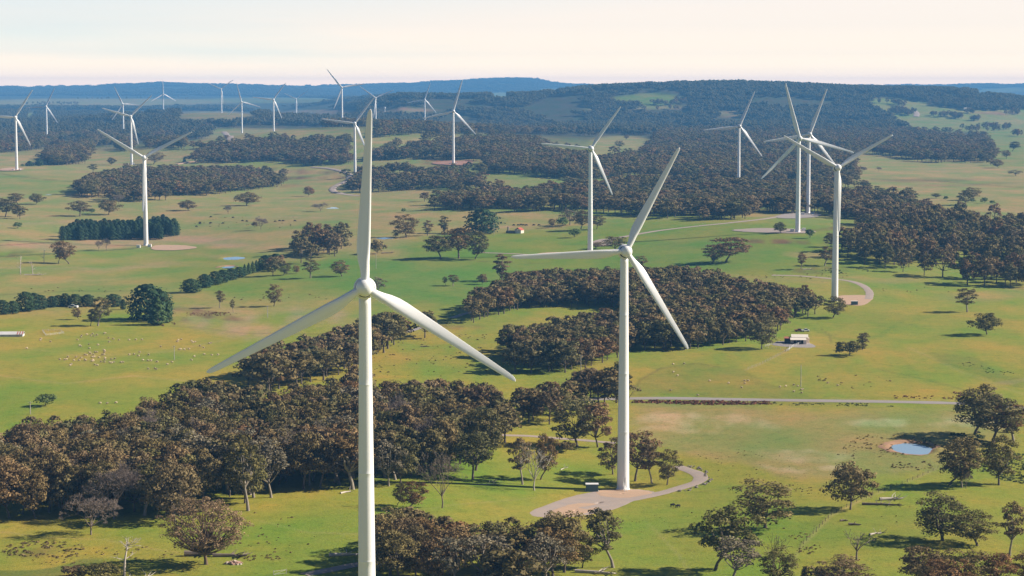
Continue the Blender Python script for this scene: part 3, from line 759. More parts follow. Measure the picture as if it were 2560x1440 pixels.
# stairs at the foot of the second turbine, kiosks beside the towers
def stairs_at(root):
    s = Geo(); W = M['kiosk_white']
    for sx in (-.55, .55):
        s.tube([(sx, -5.4, .1), (sx, -2.3, 2.5)], .07, W, 5); s.tube([(sx, -5.4, 1.2), (sx, -2.6, 3.6), (sx, -2.3, 4.6)], .05, W, 5)
        for q in (0, .5, 1): s.tube([(sx, -5.4 + q * 2.9, .1 + q * 2.3), (sx, -5.4 + q * 2.9, 1.2 + q * 2.3)], .04, W, 5)
    for k in range(9): s.box((0, -5.3 + k * .36, .2 + k * .27), (1.1, .3, .05), W)
    s.box((0, -2.2, 2.5), (1.4, .5, .08), W); s.box((0, -5.9, .08), (1.7, 1.2, .18), M['concrete'])
    s.build('access_stairs', root)
    dg = Geo(); dg.box((0, -2.12, 3.6), (.95, .16, 2.1), M['kiosk_white']); dg.build('door', root)
stairs_at(TROOT[1][0])

def kiosk(px, py, w, d, h, mat, label, rz=0):
    p = ground_at(px, py)[0]
    t = thing('transformer_kiosk', label, 'kiosk', (p[0], p[1], p[2] + .02), rz, 'transformer kiosks beside the turbines')
    g = Geo(); g.box((0, 0, h / 2 + .1), (w, d, h - .2), mat); g.build('cabinet', t)
    g = Geo(); g.box((0, 0, h + .06), (w + .3, d + .3, .12), M['kiosk_white'] if mat is M['green_steel'] else mat); g.build('lid', t)
    g = Geo(); g.box((0, 0, .05), (w + .4, d + .4, .3), M['concrete']); g.build('plinth', t)
    for sx in (-1, 1):
        g = Geo(); g.box((sx * w * .24, -d / 2 - .03, h * .5), (w * .42, .05, h * .7), mat); g.build('door', t)
kiosk(1480, 1228, 4.3, 2.6, 2.6, M['green_steel'], 'green steel kiosk with white lid beside the turbine with stairs')
kiosk(2136, 762, 4.0, 2.4, 2.3, M['green_steel'], 'dark green kiosk on the pad right of the curved track')
for (bx, by, lab, off) in [(360, 618, 'the pine plantation turbine', 1), (1995, 578, 'the turbine in the green paddock', 1), (2019, 536, 'the turbine on the grey pad', 1), (41, 426, 'the turbine at the left edge of the photo', 1), (1133, 411, 'the turbine on red earth', 1), (326.6, 411, 'the turbine on brown pasture', 1)]:
    dd = ground_at(bx, by)[0][1]; k = F / dd
    for s, nm in ((-1, 'left'), (1, 'right')):
        kiosk(bx + s * 5.0 * k, by + (.9 * k if s < 0 else -.3 * k) * .6, 3.2, 2.6, 2.4, M['kiosk_white'], 'pale kiosk %s of the foot of %s' % (nm, lab))

# ------------------------------------------------------------------ tree builders
def up(rng, n, lo=-.5):
    z = rng.uniform(lo, 1, n); a = rng.uniform(0, 2 * np.pi, n); r = np.sqrt(1 - np.minimum(z * z, 1))
    return np.stack([r * np.cos(a), r * np.sin(a), z], 1)

def clump(g, c, r, n, size, mat, rng, flat=.7, tone0=.5, lo=-.45):
    d = up(rng, n, lo)
    bump = 1 + .16 * np.sin(d[:, 0] * 7 + c[0] * 3) * np.sin(d[:, 1] * 6 + c[1] * 2) + .12 * np.sin(d[:, 2] * 9 + c[2])
    rad = r * (1 - .32 * rng.random(n) ** 2) * bump
    P = np.asarray(c) + d * rad[:, None] * np.array([1, 1, flat])
    Nn = d * np.array([1, 1, 1 / flat]); Nn /= np.linalg.norm(Nn, axis=1)[:, None]
    S = Nn + .22 * rng.normal(size=(n, 3)); S /= np.linalg.norm(S, axis=1)[:, None]
    Nn = Nn + .38 * rng.normal(size=(n, 3)); Nn /= np.linalg.norm(Nn, axis=1)[:, None]
    g.cards(P, Nn, size, mat, np.clip(tone0 + rng.normal(0, .16, n), 0, 1), rng, 1.0, S)

def limb(g, a, b, r0, r1, mat, rng, bow=.15, seg=5, n=5):
    a = np.asarray(a, float); b = np.asarray(b, float)
    t = np.linspace(0, 1, n)[:, None]
    off = rng.normal(size=3) * np.linalg.norm(b - a) * bow; off[2] = -abs(off[2]) * .6
    g.tube(a * (1 - t) + b * t + off * (4 * t * (1 - t)) * .5, np.linspace(r0, r1, n), mat, seg)

def gum(seed, Ht=15., R=5.5, ncl=13, per=190, leaf=.5, fork=.28, zc=.58, hz=.40, mat='gum', bark='bark', lo=-.62, spread=.36, lean=.0, sub=3, limbs=True, merge=False):
    """gum tree: leaning trunk, spreading limbs, crown of many small leaf clumps"""
    rng = np.random.default_rng(seed); tr = Geo(); cr = Geo()
    ld = rng.normal(size=2) * lean
    fk = np.array([ld[0], ld[1], fork * Ht])
    tr.tube([(0, 0, -.6), (0, 0, .15), (ld[0] * .2, ld[1] * .2, fork * Ht * .4), fk], [Ht * .030, Ht * .023, Ht * .018, Ht * .015], M[bark], 8)
    D = []
    ga = math.pi * (3 - math.sqrt(5)); ph = rng.uniform(0, 6.28)
    for k in range(ncl):
        z = 1 - (1 - lo) * (k + .5) / ncl; a = ph + k * ga + rng.normal(0, .25); r = math.sqrt(max(0, 1 - z * z))
        D.append((r * math.cos(a), r * math.sin(a), z))
    D = np.array(D) * rng.uniform(.72, 1.08, (ncl, 1))
    lop = 1 + .22 * np.sin(np.arctan2(D[:, 1], D[:, 0]) * 2 + rng.uniform(0, 6)) * rng.uniform(.3, 1)
    Cc = np.stack([D[:, 0] * R * .74 * lop + ld[0] * 1.5, D[:, 1] * R * .74 * lop + ld[1] * 1.5, zc * Ht + D[:, 2] * hz * Ht * .80], 1)
    for c in Cc:
        r = R * rng.uniform(spread * .8, spread * 1.25)
        tone = float(np.clip(rng.normal(.5, .13), .1, .9))
        clump(cr, c, r * .86, int(per * .45), leaf, M[mat], rng, .66, tone)
        for q in range(sub):                                            # tufts on the clump
            e = up(rng, 1, -.2)[0]
            clump(cr, c + e * r * np.array([.72, .72, .5]), r * rng.uniform(.38, .55), int(per * .6 / sub), leaf * .9, M[mat], rng, .72, float(np.clip(tone + rng.normal(0, .1), 0, 1)))
        if limbs:
            s = fk if rng.random() < .6 else fk + (np.array([0, 0, zc * Ht]) - fk) * rng.uniform(.2, .7)
            limb(tr, s, c - np.array([0, 0, r * .25]), Ht * .0115, Ht * .003, M[bark], rng, .14, 4, 4)
    if limbs: limb(tr, fk, (ld[0] * 1.5, ld[1] * 1.5, zc * Ht), Ht * .016, Ht * .005, M[bark], rng, .05)
    if merge: return tr.absorb(cr).mesh('forest_tree')
    return tr.mesh('trunk', True), cr.mesh('crown')

def conifer(seed, Ht=14., R=3.2, n=1500, leaf=.6, shape='pine', mat='conifer'):
    rng = np.random.default_rng(seed); tr = Geo(); cr = Geo()
    tr.tube([(0, 0, -.5), (0, 0, Ht * .5), (0, 0, Ht * .93)], [Ht * .022, Ht * .013, .04], M['bark'], 7)
    u = rng.random(n) ** (1.35 if shape == 'spire' else 1.0)
    z = .05 + .95 * u
    if shape == 'spire': f = (1 - z) ** .72 * np.minimum(1, z * 9)
    else: f = np.sqrt(np.clip(1 - ((z - .42) / .6) ** 2, 0.02, 1))
    a = rng.uniform(0, 2 * np.pi, n)
    lob = 1 + .15 * np.sin(a * 5 + z * 23) + .12 * np.sin(a * 3 - z * 31 + seed)
    tier = 1 + .14 * np.sin(z * Ht * 2.6 + a * 2)
    rr = R * f * lob * tier * (1 - .35 * rng.random(n) ** 2)
    P = np.stack([rr * np.cos(a), rr * np.sin(a), z * Ht], 1)
    Nn = np.stack([np.cos(a), np.sin(a), .55 * np.ones(n) + (z > .8) * .6], 1) + .5 * rng.normal(size=(n, 3))
    Nn /= np.linalg.norm(Nn, axis=1)[:, None]
    S = np.stack([np.cos(a), np.sin(a), .5 + 0 * a], 1) + .3 * rng.normal(size=(n, 3)); S /= np.linalg.norm(S, axis=1)[:, None]
    cr.cards(P, Nn, leaf, M[mat], np.clip(.5 + .25 * np.sin(a * 5 + z * 23) + rng.normal(0, .12, n), 0, 1), rng, 1.0, S)
    return tr.mesh('trunk', True), cr.mesh('crown')

def bare(seed, Ht=11., R=5., depth=6, mat='twig', r0=.28, fork=.22, leafy=0, leafmat='feather', upb=.35, rmin=.035, ratio=.72):
    """leafless tree: branches that fork down to fine twigs; leafy = thin leaf tufts on the twigs"""
    rng = np.random.default_rng(seed); tr = Geo(); cr = Geo()
    tips = []
    st = [(np.array([0, 0, -.4]), np.array([0, 0, 1.]), Ht * fork + .4, r0, 0)]
    while st:
        p, d, L, r, k = st.pop()
        e = p + d * L
        mid = p + d * L * .5 + rng.normal(size=3) * L * .05
        g = tr if k < 2 else cr
        g.tube([p, mid, e], [r, r * .85, r * .68], M[mat], 6 if k < 2 else 3)
        if k >= depth: tips.append((e, d)); continue
        nb = 5 if k == 0 else (3 if rng.random() < .45 else 2)
        a0 = rng.uniform(0, 6.28)
        for q in range(nb):
            a = a0 + q * 2 * np.pi / nb + rng.normal(0, .3)
            s = np.array([math.cos(a), math.sin(a), 0])
            tilt = rng.uniform(.45, .95) if k == 0 else rng.uniform(.3, .75)
            ax = np.cross(d, s); ax = ax / (np.linalg.norm(ax) + 1e-6)
            nd = d * math.cos(tilt) + np.cross(ax, d) * math.sin(tilt) * (1 if rng.random() < 2 else 1)
            nd = nd + np.array([0, 0, upb * .25]) + rng.normal(size=3) * .08
            nd /= np.linalg.norm(nd)
            nl = (L * ratio * rng.uniform(.8, 1.15)) if k > 0 else Ht * .27 * rng.uniform(.8, 1.15)
            st.append((e if k == 0 or q else e, nd, nl, max(rmin, r * (.55 if k else .5)), k + 1))
        if k == 0: st.append((e, np.array([rng.normal(0, .1), rng.normal(0, .1), 1.]), Ht * .25, r * .55, 1))
    for e, d in tips:
        for q in range(2):                                            # last fine twigs
            nd = d + rng.normal(size=3) * .5; nd /= np.linalg.norm(nd)
            cr.tube([e, e + nd * Ht * .045], [rmin, rmin * .6], M[mat], 3)
        if leafy:
            clump(cr, e, Ht * .04, leafy, Ht * .020, M[leafmat], rng, .8)
    V = np.concatenate(cr.V + tr.V)
    s = np.array([R / np.percentile(np.abs(V[:, 0]), 97), R / np.percentile(np.abs(V[:, 1]), 97), Ht / V[:, 2].max()])
    for g in (tr, cr): g.V = [v * s for v in g.V]
    return tr.mesh('trunk', True), cr.mesh('twigs' if not leafy else 'crown')

def snag(seed, Ht=9., mat='dead', n=7):
    rng = np.random.default_rng(seed); tr = Geo(); cr = Geo()
    lean = rng.normal(size=2) * .5
    tr.tube([(0, 0, -.4), (lean[0] * .3, lean[1] * .3, Ht * .4), (lean[0], lean[1], Ht * .75), (lean[0] * 1.5, lean[1] * 1.1, Ht)], [.36, .27, .16, .05], M[mat], 7)
    for k in range(n):
        t = rng.uniform(.3, .9); a = rng.uniform(0, 6.28); L = Ht * rng.uniform(.2, .42)
        p = np.array([lean[0] * t, lean[1] * t, Ht * t]); d = np.array([math.cos(a), math.sin(a), rng.uniform(.2, 1.1)]); d /= np.linalg.norm(d)
        e = p + d * L; limb(cr, p, e, .12, .045, M[mat], rng, .25)
        for q in range(5):
            s = p + d * L * rng.uniform(.4, 1); f = d + rng.normal(size=3) * .6; limb(cr, s, s + f / np.linalg.norm(f) * L * .4, .05, .03, M[mat], rng, .2, 3, 3)
    return tr.mesh('trunk', True), cr.mesh('branches')

V_ = {}
V_['gum'] = [gum(100 + i, 15, 5.6, 16 + i % 4, 210, .42, fork=(.2, .25, .28)[i % 3], zc=.56, hz=.43, lo=-.78, spread=.39, lean=.7) for i in range(10)]
V_['open'] = [gum(200 + i, 15, 5.8, 19 + i % 3, 210, .40, fork=.18, zc=.54, hz=.47, lo=-.95, spread=.38, lean=.9) for i in range(6)]
V_['tall'] = [gum(300 + i, 18, 4.6, 16, 180, .44, fork=.28, zc=.60, hz=.40, lo=-.9, spread=.38, lean=.9, bark='bark_pale') for i in range(5)]
V_['round'] = [gum(400 + i, 11, 5.4, 17, 200, .42, fork=.16, zc=.53, hz=.46, lo=-.8, spread=.42, lean=.4) for i in range(4)]
V_['poplar'] = [gum(500 + i, 14, 3.0, 13, 170, .42, fork=.12, zc=.56, hz=.44, lo=-1, spread=.5, lean=.2, bark='bark_pale') for i in range(2)]
V_['grey'] = [gum(600 + i, 14, 5.4, 13, 130, .42, fork=.24, zc=.6, hz=.38, lo=-.7, spread=.33, mat='gum_grey', bark='bark_pale', lean=.6) for i in range(2)]
V_['bush'] = [gum(700 + i, 4, 3.2, 10, 110, .36, fork=.08, zc=.48, hz=.46, lo=-.5, spread=.42, mat='bush') for i in range(3)]
V_['shrub'] = [gum(730 + i, 4, 3.0, 10, 120, .36, fork=.08, zc=.48, hz=.46, lo=-.5, spread=.44) for i in range(3)]
V_['pine'] = [conifer(800 + i, 12, 5.0, 2100, .62) for i in range(4)]
V_['spire'] = [conifer(820 + i, 14, 3.0, 1800, .5, 'spire', 'cypress') for i in range(3)]
V_['fir'] = [conifer(840 + i, 15, 3.6, 1800, .6, 'spire', 'conifer') for i in range(3)]
V_['bare'] = [bare(900 + i, 11, 5.2, 7, rmin=.045) for i in range(2)]
V_['halfbare'] = [bare(910, 14, 5.0, 7, 'twig', .42, .2, 0, ratio=.74, rmin=.05), bare(911, 14, 5.0, 5, 'twig', .3, .2, 2, 'gum_grey')]
V_['feather'] = [gum(920, 16.5, 9.0, 90, 95, .28, fork=.15, zc=.50, hz=.46, lo=-.75, spread=.185, mat='feather', bark='twig_brown', sub=1, lean=.2)]
V_['dead'] = [snag(940 + i, 12, 'dead', 9) for i in range(3)]
V_['deadbranchy'] = [bare(950, 13, 4.6, 4, 'dead', .34, .2, 0, ratio=.70, rmin=.05), bare(951, 12, 5.2, 3, 'twig', .3, .25, 0, ratio=.72, rmin=.06)]

def dims(me_pair):
    a = np.empty(len(me_pair[1].vertices) * 3, np.float32); me_pair[1].vertices.foreach_get('co', a); a = a.reshape(-1, 3)
    return float(np.percentile(a[:, 2], 99.5)), float(np.percentile(np.abs(a[:, :2]), 97))
DIM = {k: [dims(v) for v in vs] for k, vs in V_.items()}
PROTO = {}
def plant(kind, var, loc, h, w, rz, name, label, cat, group):
    """one tree: an Empty with trunk and crown"""
    vs = V_[kind]; var %= len(vs); dh, dr = DIM[kind][var]
    sc = (w / 2 / dr, w / 2 / dr, h / dh)
    key = (kind, var, name)
    if key not in PROTO:
        t = thing(name, label, cat, loc, rz, group); t.scale = sc
        a = link('trunk', vs[var][0], t); b = link(vs[var][1].name.split('.')[0], vs[var][1], t)
        PROTO[key] = t
    else:
        t = dup(PROTO[key], loc, rz, sc, label, group)
        if not group and 'group' in t: del t['group']
    return t

# ------------------------------------------------------------------ single trees: kind, base px, base py, top py, width px, label
T_ = [
 ('feather', 515, 1411, 1243, 172, 'big round brown feathery tree with bare lower limbs, alone on the grass at lower left'),
 ('bare', 228, 1337, 1234, 106, 'leafless grey tree on the grass in front of the left wood'),
 ('halfbare', 1105, 1270, 1130, 92, 'tall half bare tree just right of the nearest tower'),
 ('dead', 310, 1438, 1341, 60, 'dead white snag with a stump of crown at the bottom left'),
 ('shrub', 184, 1446, 1415, 62, 'brown shrub at the bottom edge left of the dead snag'),
 ('shrub', 246, 1450, 1411, 84, 'rounded brown shrub at the bottom edge touching the dead snag'),
 ('round', 437, 1305, 1146, 122, 'purple brown rounded gum tree at the front of the left wood'),
 ('tall', 620, 1277, 1085, 100, 'tall leaning gum tree at the right front corner of the left wood'),
 ('bush', 114, 1015, 986, 44, 'small bright green bush alone in the left sheep paddock'),
 ('gum', 1182, 1199, 1082, 96, 'gum tree with a thick trunk between the half bare tree and the white dead tree'),
 ('tall', 1306, 1211, 1098, 64, 'dark gum tree immediately left of the white dead tree'),
 ('open', 1352, 1199, 1082, 68, 'gum tree immediately right behind the white dead tree'),
 ('deadbranchy', 1336, 1226, 1105, 76, 'white dead tree with forked pale limbs among gum trees'),
 ('open', 1020, 1275, 1202, 76, 'orange brown gum tree close to the right of the nearest tower'),
 ('open', 993, 1264, 1206, 44, 'small brown gum tree nearest to the right side of the nearest tower'),
 ('open', 1443, 1118, 994, 104, 'broad gum tree, left one of the pair by the grey track'),
 ('gum', 1494, 1118, 1006, 76, 'gum tree, right one of the pair by the grey track left of the stairs turbine'),
 ('shrub', 1416, 1128, 1104, 44, 'dark heap of brush left of the pair of gum trees'),
 ('gum', 1588, 1203, 1079, 92, 'large gum tree directly behind the foot of the stairs turbine'),
 ('open', 1532, 1186, 1092, 62, 'dark gum tree seen just left of the stairs turbine tower'),
 ('tall', 1629, 1208, 1096, 56, 'slim gum tree right of the stairs turbine, middle one of three'),
 ('open', 1668, 1212, 1121, 56, 'leaning gum tree rightmost of those beside the stairs turbine, by the track bend'),
 ('tall', 1532, 1419, 1270, 104, 'tall gum tree alone below the gravel pad with a ragged right side'),
 ('open', 1411, 1431, 1275, 108, 'gum tree with a long bare trunk at bottom centre'),
 ('open', 1456, 1420, 1334, 62, 'small dark gum tree left of the tall one below the pad'),
 ('open', 1913, 1320, 1201, 146, 'wide crowned gum tree with split trunk alone right of the track'),
 ('gum', 1789, 1424, 1266, 168, 'very broad gum tree with dark trunk, lower right of the pad'),
 ('grey', 1832, 1452, 1337, 118, 'pale grey gum tree with white limbs in front of the very broad gum'),
 ('open', 1940, 1462, 1370, 92, 'low gum tree below the bare branched one at the bottom edge'),
 ('deadbranchy', 1932, 1440, 1325, 70, 'leafless dark branched tree behind the pale grey gum'),
 ('round', 2126, 1274, 1155, 116, 'dense tall gum tree beside the fallen white logs'),
 ('open', 2374, 1213, 1089, 128, 'spreading gum tree with pale trunk in front of the blue dam'),
 ('tall', 2405, 1219, 1128, 52, 'slender gum tree just right of the spreading one by the dam'),
 ('bare', 2415, 1222, 1178, 26, 'little leafless sapling under the slender gum by the dam'),
 ('open', 2497, 1213, 1093, 104, 'leaning pale trunked gum tree near the right edge, right of the dam'),
 ('gum', 2438, 1085, 960, 124, 'dark rounded gum tree where the road leaves on the right'),
 ('gum', 2482, 1108, 1000, 130, 'massive gum tree in front of the dark rounded one by the road end'),
 ('tall', 2533, 1104, 1005, 80, 'tall gum tree at the right edge beside the massive one'),
 ('open', 2356, 1351, 1235, 138, 'gum tree with tiered crown and long shadow at lower right'),
 ('open', 2443, 1364, 1277, 116, 'gum tree with a bent trunk right of the tiered one'),
 ('tall', 2524, 1390, 1249, 74, 'tall gum tree at the right edge above the bottom corner'),
 ('gum', 2330, 1474, 1366, 120, 'gum tree at the bottom right corner, leftmost of the four in the clump'),
 ('open', 2412, 1482, 1372, 120, 'gum tree at the bottom right corner, second from left in the clump'),
 ('gum', 2490, 1480, 1376, 112, 'gum tree at the bottom right corner, third in the clump'),
 ('open', 2556, 1470, 1372, 96, 'gum tree cut by the bottom right corner of the photo'),
 ('gum', 2375, 1506, 1398, 112, 'gum tree at the very bottom edge, lowest in the bottom right clump'),
 ('open', 2290, 1500, 1408, 84, 'small gum tree at the bottom edge, left end of the bottom right clump'),
 ('shrub', 2035, 1462, 1416, 66, 'brown shrub at the bottom edge between the dead tree and bare branched tree'),
 ('open', 2112, 1470, 1394, 132, 'low wide gum tree at the bottom edge below the dead forked tree'),
 ('deadbranchy', 2142, 1400, 1319, 100, 'dead forked tree with crooked bare limbs at lower right'),
 ('round', 1904, 872, 806, 66, 'round gum tree left of the cream farm shed'),
 ('open', 2083, 794, 740, 54, 'dark gum tree hiding the foot of the turbine by the curved track'),
 ('tall', 2418, 780, 721, 48, 'upright gum tree in the right pasture, upper of two'),
 ('round', 2467, 836, 783, 66, 'dense dark gum tree in the right pasture, lower of two'),
 ('shrub', 2124, 889, 853, 60, 'low wide grey shrub right of the cream farm shed'),
 ('poplar', 2157, 874, 832, 28, 'thin tree behind the low wide shrub right of the farm shed'),
 ('gum', 1815, 656, 594, 92, 'large gum tree in the lush paddock right of the stairs turbine rotor'),
 ('gum', 1780, 659, 612, 56, 'smaller dark gum tree joined to the left of the large one in the lush paddock'),
 ('tall', 2003, 673, 632, 26, 'little gum tree with a white trunk left of the hanging blade tower'),
 ('tall', 2062, 664, 616, 42, 'pale gum tree just left of the hanging blade tower'),
 ('gum', 2076, 618, 582, 32, 'dark gum tree partly behind the hanging blade tower'),
 ('round', 1952, 583, 555, 30, 'small tree on the pad edge left of the green paddock turbine'),
 ('bush', 2025, 596, 573, 19, 'small deep green bush right of the green paddock turbine'),
 ('poplar', 1256, 703, 636, 38, 'tall narrow gum tree left of the central dark wood'),
 ('round', 1206, 711, 685, 23, 'lollipop shaped little tree with a pale trunk left of the tall narrow gum'),
 ('tall', 1133, 715, 687, 26, 'small tree with white trunk, right one of two in the lush centre paddock'),
 ('tall', 1114, 715, 692, 14, 'tiny thin tree, left one of two in the lush centre paddock'),
 ('open', 855, 691, 651, 46, 'windswept gum tree left of the nearest turbine hub'),
 ('grey', 945, 735, 692, 32, 'grey gum tree peeping out right behind the nearest turbine hub'),
 ('gum', 1102, 647, 590, 66, 'gum tree leaning left in the clump below the dark pine'),
 ('gum', 1147, 646, 572, 80, 'tallest gum tree in the middle of the clump below the dark pine'),
 ('open', 1188, 648, 578, 60, 'gum tree on the right of the clump below the dark pine'),
 ('pine', 1206, 583, 524, 74, 'tall blackish green pine with a ragged right side in the centre'),
 ('open', 1016, 593, 537, 60, 'gum tree right of the upright blade beside the thin dam'),
 ('poplar', 1069, 589, 551, 24, 'thin gum tree between the dam and the dark pine'),
 ('poplar', 1112, 583, 540, 26, 'spindly tall gum tree just left of the dark pine'),
 ('open', 987, 594, 574, 20, 'little tree at the right end of the thin dam'),
 ('shrub', 943, 634, 600, 40, 'low gum tree behind the upright blade right of the hub clump'),
 ('bush', 1009, 531, 521, 12, 'tiny green bush in tan pasture right of the upright blade'),
 ('gum', 1487, 622, 605, 40, 'gum tree hiding the foot of the turbine above the sand pad'),
 ('gum', 1540, 628, 592, 52, 'gum tree beside the grey track above the stairs turbine hub'),
 ('poplar', 1602, 668, 640, 26, 'half dead tree just right of the stairs turbine hub'),
 ('open', 1384, 569, 547, 22, 'little gum tree at the left of the centre right group'),
 ('bush', 1406, 566, 543, 30, 'bright green bush beside the little gum in the centre right group'),
 ('grey', 1425, 562, 524, 48, 'greyish gum tree behind the bright green bush'),
 ('gum', 1452, 575, 526, 50, 'gum tree left of the tower above the sand pad'),
 ('gum', 1492, 573, 540, 32, 'gum tree right of the tower above the sand pad'),
 ('bush', 1436, 594, 572, 27, 'round shrub below the group left of the sand pad tower'),
 ('open', 172, 660, 603, 62, 'gum tree with layered crown among dead trees at left'),
 ('tall', 146, 659, 620, 24, 'slim gum tree just left of the layered one'),
 ('dead', 51, 686, 640, 22, 'dead pale tree leftmost in the grove of snags'),
 ('dead', 110, 658, 622, 14, 'dead pale trunk beside the layered gum'),
 ('dead', 82, 686, 652, 18, 'dead pale tree second in the grove of snags'),
 ('bare', 247, 627, 602, 18, 'pale leafless tree, left of two below the plantation'),
 ('bare', 266, 626, 596, 20, 'pale leafless tree, right of two below the plantation'),
 ('tall', 245, 815, 742, 46, 'pale trunked gum tree left of the big dark conifers'),
 ('gum', 226, 815, 777, 34, 'dark gum tree leaning against the pale trunked one'),
 ('open', 198, 799, 770, 27, 'small gum tree behind the pale trunked one'),
 ('pine', 368, 800, 711, 84, 'huge blackish conifer standing in the left paddock'),
 ('pine', 404, 798, 728, 52, 'dark conifer forming the right shoulder of the huge one'),
 ('spire', 394, 812, 741, 40, 'lighter green pointed cypress in front of the huge dark conifer'),
 ('spire', 420, 806, 758, 20, 'small pointed cypress at the right foot of the huge dark conifer'),
 ('tall', 549, 770, 726, 23, 'small upright gum tree at the left end of the tan patch'),
 ('tall', 583, 782, 749, 15, 'smallest upright gum tree on the red streak of the tan patch'),
 ('open', 685, 766, 710, 34, 'top heavy gum tree right of the tan patch'),
 ('open', 709, 688, 656, 32, 'gum tree at the right end of the conifer hedge, nearest'),
 ('open', 740, 684, 664, 20, 'little gum tree between two others past the conifer hedge'),
 ('tall', 776, 695, 646, 42, 'open gum tree with pale trunks past the conifer hedge'),
 ('round', 90, 511, 484, 33, 'round tree by the tiny far dam at left'),
 ('gum', 44, 511, 483, 37, 'gum tree left of the round tree by the tiny far dam'),
 ('gum', 14, 543, 497, 52, 'broad gum tree at the left edge in the middle distance'),
 ('gum', 45, 543, 516, 30, 'low gum tree beside the broad one at the left edge'),
 ('gum', 200, 541, 503, 50, 'gum tree, left one of the pair below the far wood'),
 ('round', 271, 537, 500, 47, 'round gum tree, right one of the pair below the far wood'),
 ('bush', 230, 534, 521, 15, 'small bush between the pair below the far wood'),
 ('bare', 297, 510, 487, 28, 'purple leafless tree in front of the far wood'),
 ('round', 471, 526, 500, 41, 'flat domed tree right of the plantation turbine tower'),
 ('round', 616, 514, 480, 52, 'larger domed tree in the tan pasture below the far wood'),
 ('round', 770, 491, 466, 28, 'small domed tree in the pasture left of the upright blade'),
 ('bare', 802, 528, 507, 33, 'leafless bush beside the tiny grey dam'),
 ('bare', 570, 535, 515, 19, 'tiny leafless tree right of the larger domed tree'),
 ('bare', 652, 574, 542, 28, 'leafless tree among grazing cattle'),
 ('shrub', 637, 569, 554, 13, 'little shrub beside the leafless tree among cattle'),
 ('bush', 44, 571, 556, 19, 'dark green bush alone in the left pasture above the red soil'),
 ('round', 278, 413, 394, 19, 'single round tree in brown pasture behind the plantation'),
 ('gum', 384, 411, 381, 38, 'gum tree right behind the plantation turbine'),
 ('spire', 461, 405, 393, 7, 'tiny conical tree left of the far band wood'),
 ('fir', 74, 415, 402, 20, 'low dark conifer right of the left edge turbine, first of two'),
 ('pine', 98, 415, 398, 17, 'low dark conifer right of the left edge turbine, second of two'),
 ('bush', 57, 417, 410, 9, 'tiny bush at the foot of the left edge turbine'),
 ('gum', 2429, 500, 469, 42, 'dense tree clump in the far right pasture'),
 ('gum', 2340, 496, 484, 24, 'low dark tree left of the dense clump in the far right pasture'),
 ('bush', 2365, 500, 490, 10, 'tiny bush left of the dense clump in the far right pasture'),
 ('bush', 2430, 506, 497, 13, 'bright bush at the foot of the dense clump in far right pasture'),
 ('bush', 2461, 508, 494, 15, 'bright bush right of the dense clump in far right pasture'),
 ('bush', 2481, 510, 501, 12, 'rightmost bright bush by the dense clump in far right pasture'),
 ('open', 2148, 567, 547, 20, 'vase shaped tree above the hanging blade tower wood'),
 ('bare', 2176, 551, 533, 24, 'leafless tree at the forest edge right of the hanging blade tower'),
 ('gum', 2531, 378, 354, 29, 'gum tree near the right edge by the far green paddock, upper'),
 ('gum', 2516, 397, 376, 23, 'gum tree near the right edge by the far green paddock, middle'),
 ('round', 2496, 420, 398, 28, 'round tree at the end of the far forest tongue on the right'),
 ('bare', 2156, 434, 415, 16, 'leafless tree at the left end of the far right pasture'),
 ('bare', 2197, 429, 417, 13, 'tiny leafless tree in the far right pasture near the forest'),
 ('grey', 2540, 440, 425, 30, 'thin grey trees at the right edge of the far pasture'),
 ('open', 1548, 369, 352, 20, 'round tree in the far centre clearing'), ('gum', 1565, 350, 337, 12, 'tiny tree at the back of the far centre clearing'),
 ('open', 2436, 735, 722, 10, 'tiny sapling below the right wood'),
 ('bush', 1786, 655, 640, 16, 'low bush at the foot of the gum pair in the lush paddock'),
]
CATS = {'dead': 'dead tree', 'deadbranchy': 'dead tree', 'bare': 'bare tree', 'halfbare': 'bare tree', 'bush': 'bush', 'shrub': 'bush', 'pine': 'conifer', 'spire': 'conifer', 'fir': 'conifer'}
NAMES = {'dead': 'dead_tree', 'deadbranchy': 'dead_tree', 'bare': 'bare_tree', 'halfbare': 'bare_tree', 'bush': 'bush', 'shrub': 'bush', 'pine': 'pine_tree', 'spire': 'cypress_tree', 'fir': 'fir_tree', 'feather': 'feathery_tree'}
GROUPS = {'tree': 'paddock gum trees standing apart', 'dead tree': 'dead white trees', 'bare tree': 'leafless trees', 'bush': 'bushes in the paddocks', 'conifer': 'dark conifers'}
pts = ground_at([t[1] for t in T_], [t[2] for t in T_])
n_gum = 0
for i, (kind, px, py, ty, w, lab) in enumerate(T_):
    p = pts[i]; k = p[1] / F
    cat = CATS.get(kind, 'tree'); nm = NAMES.get(kind, 'gum_tree')
    n_gum += nm == 'gum_tree'
    plant(kind, i * 7 + int(px), (p[0], p[1], p[2]), (py - ty) * k * 1.01, w * k * 1.13, (px * 1.7) % 6.28, nm, lab, cat, GROUPS[cat])

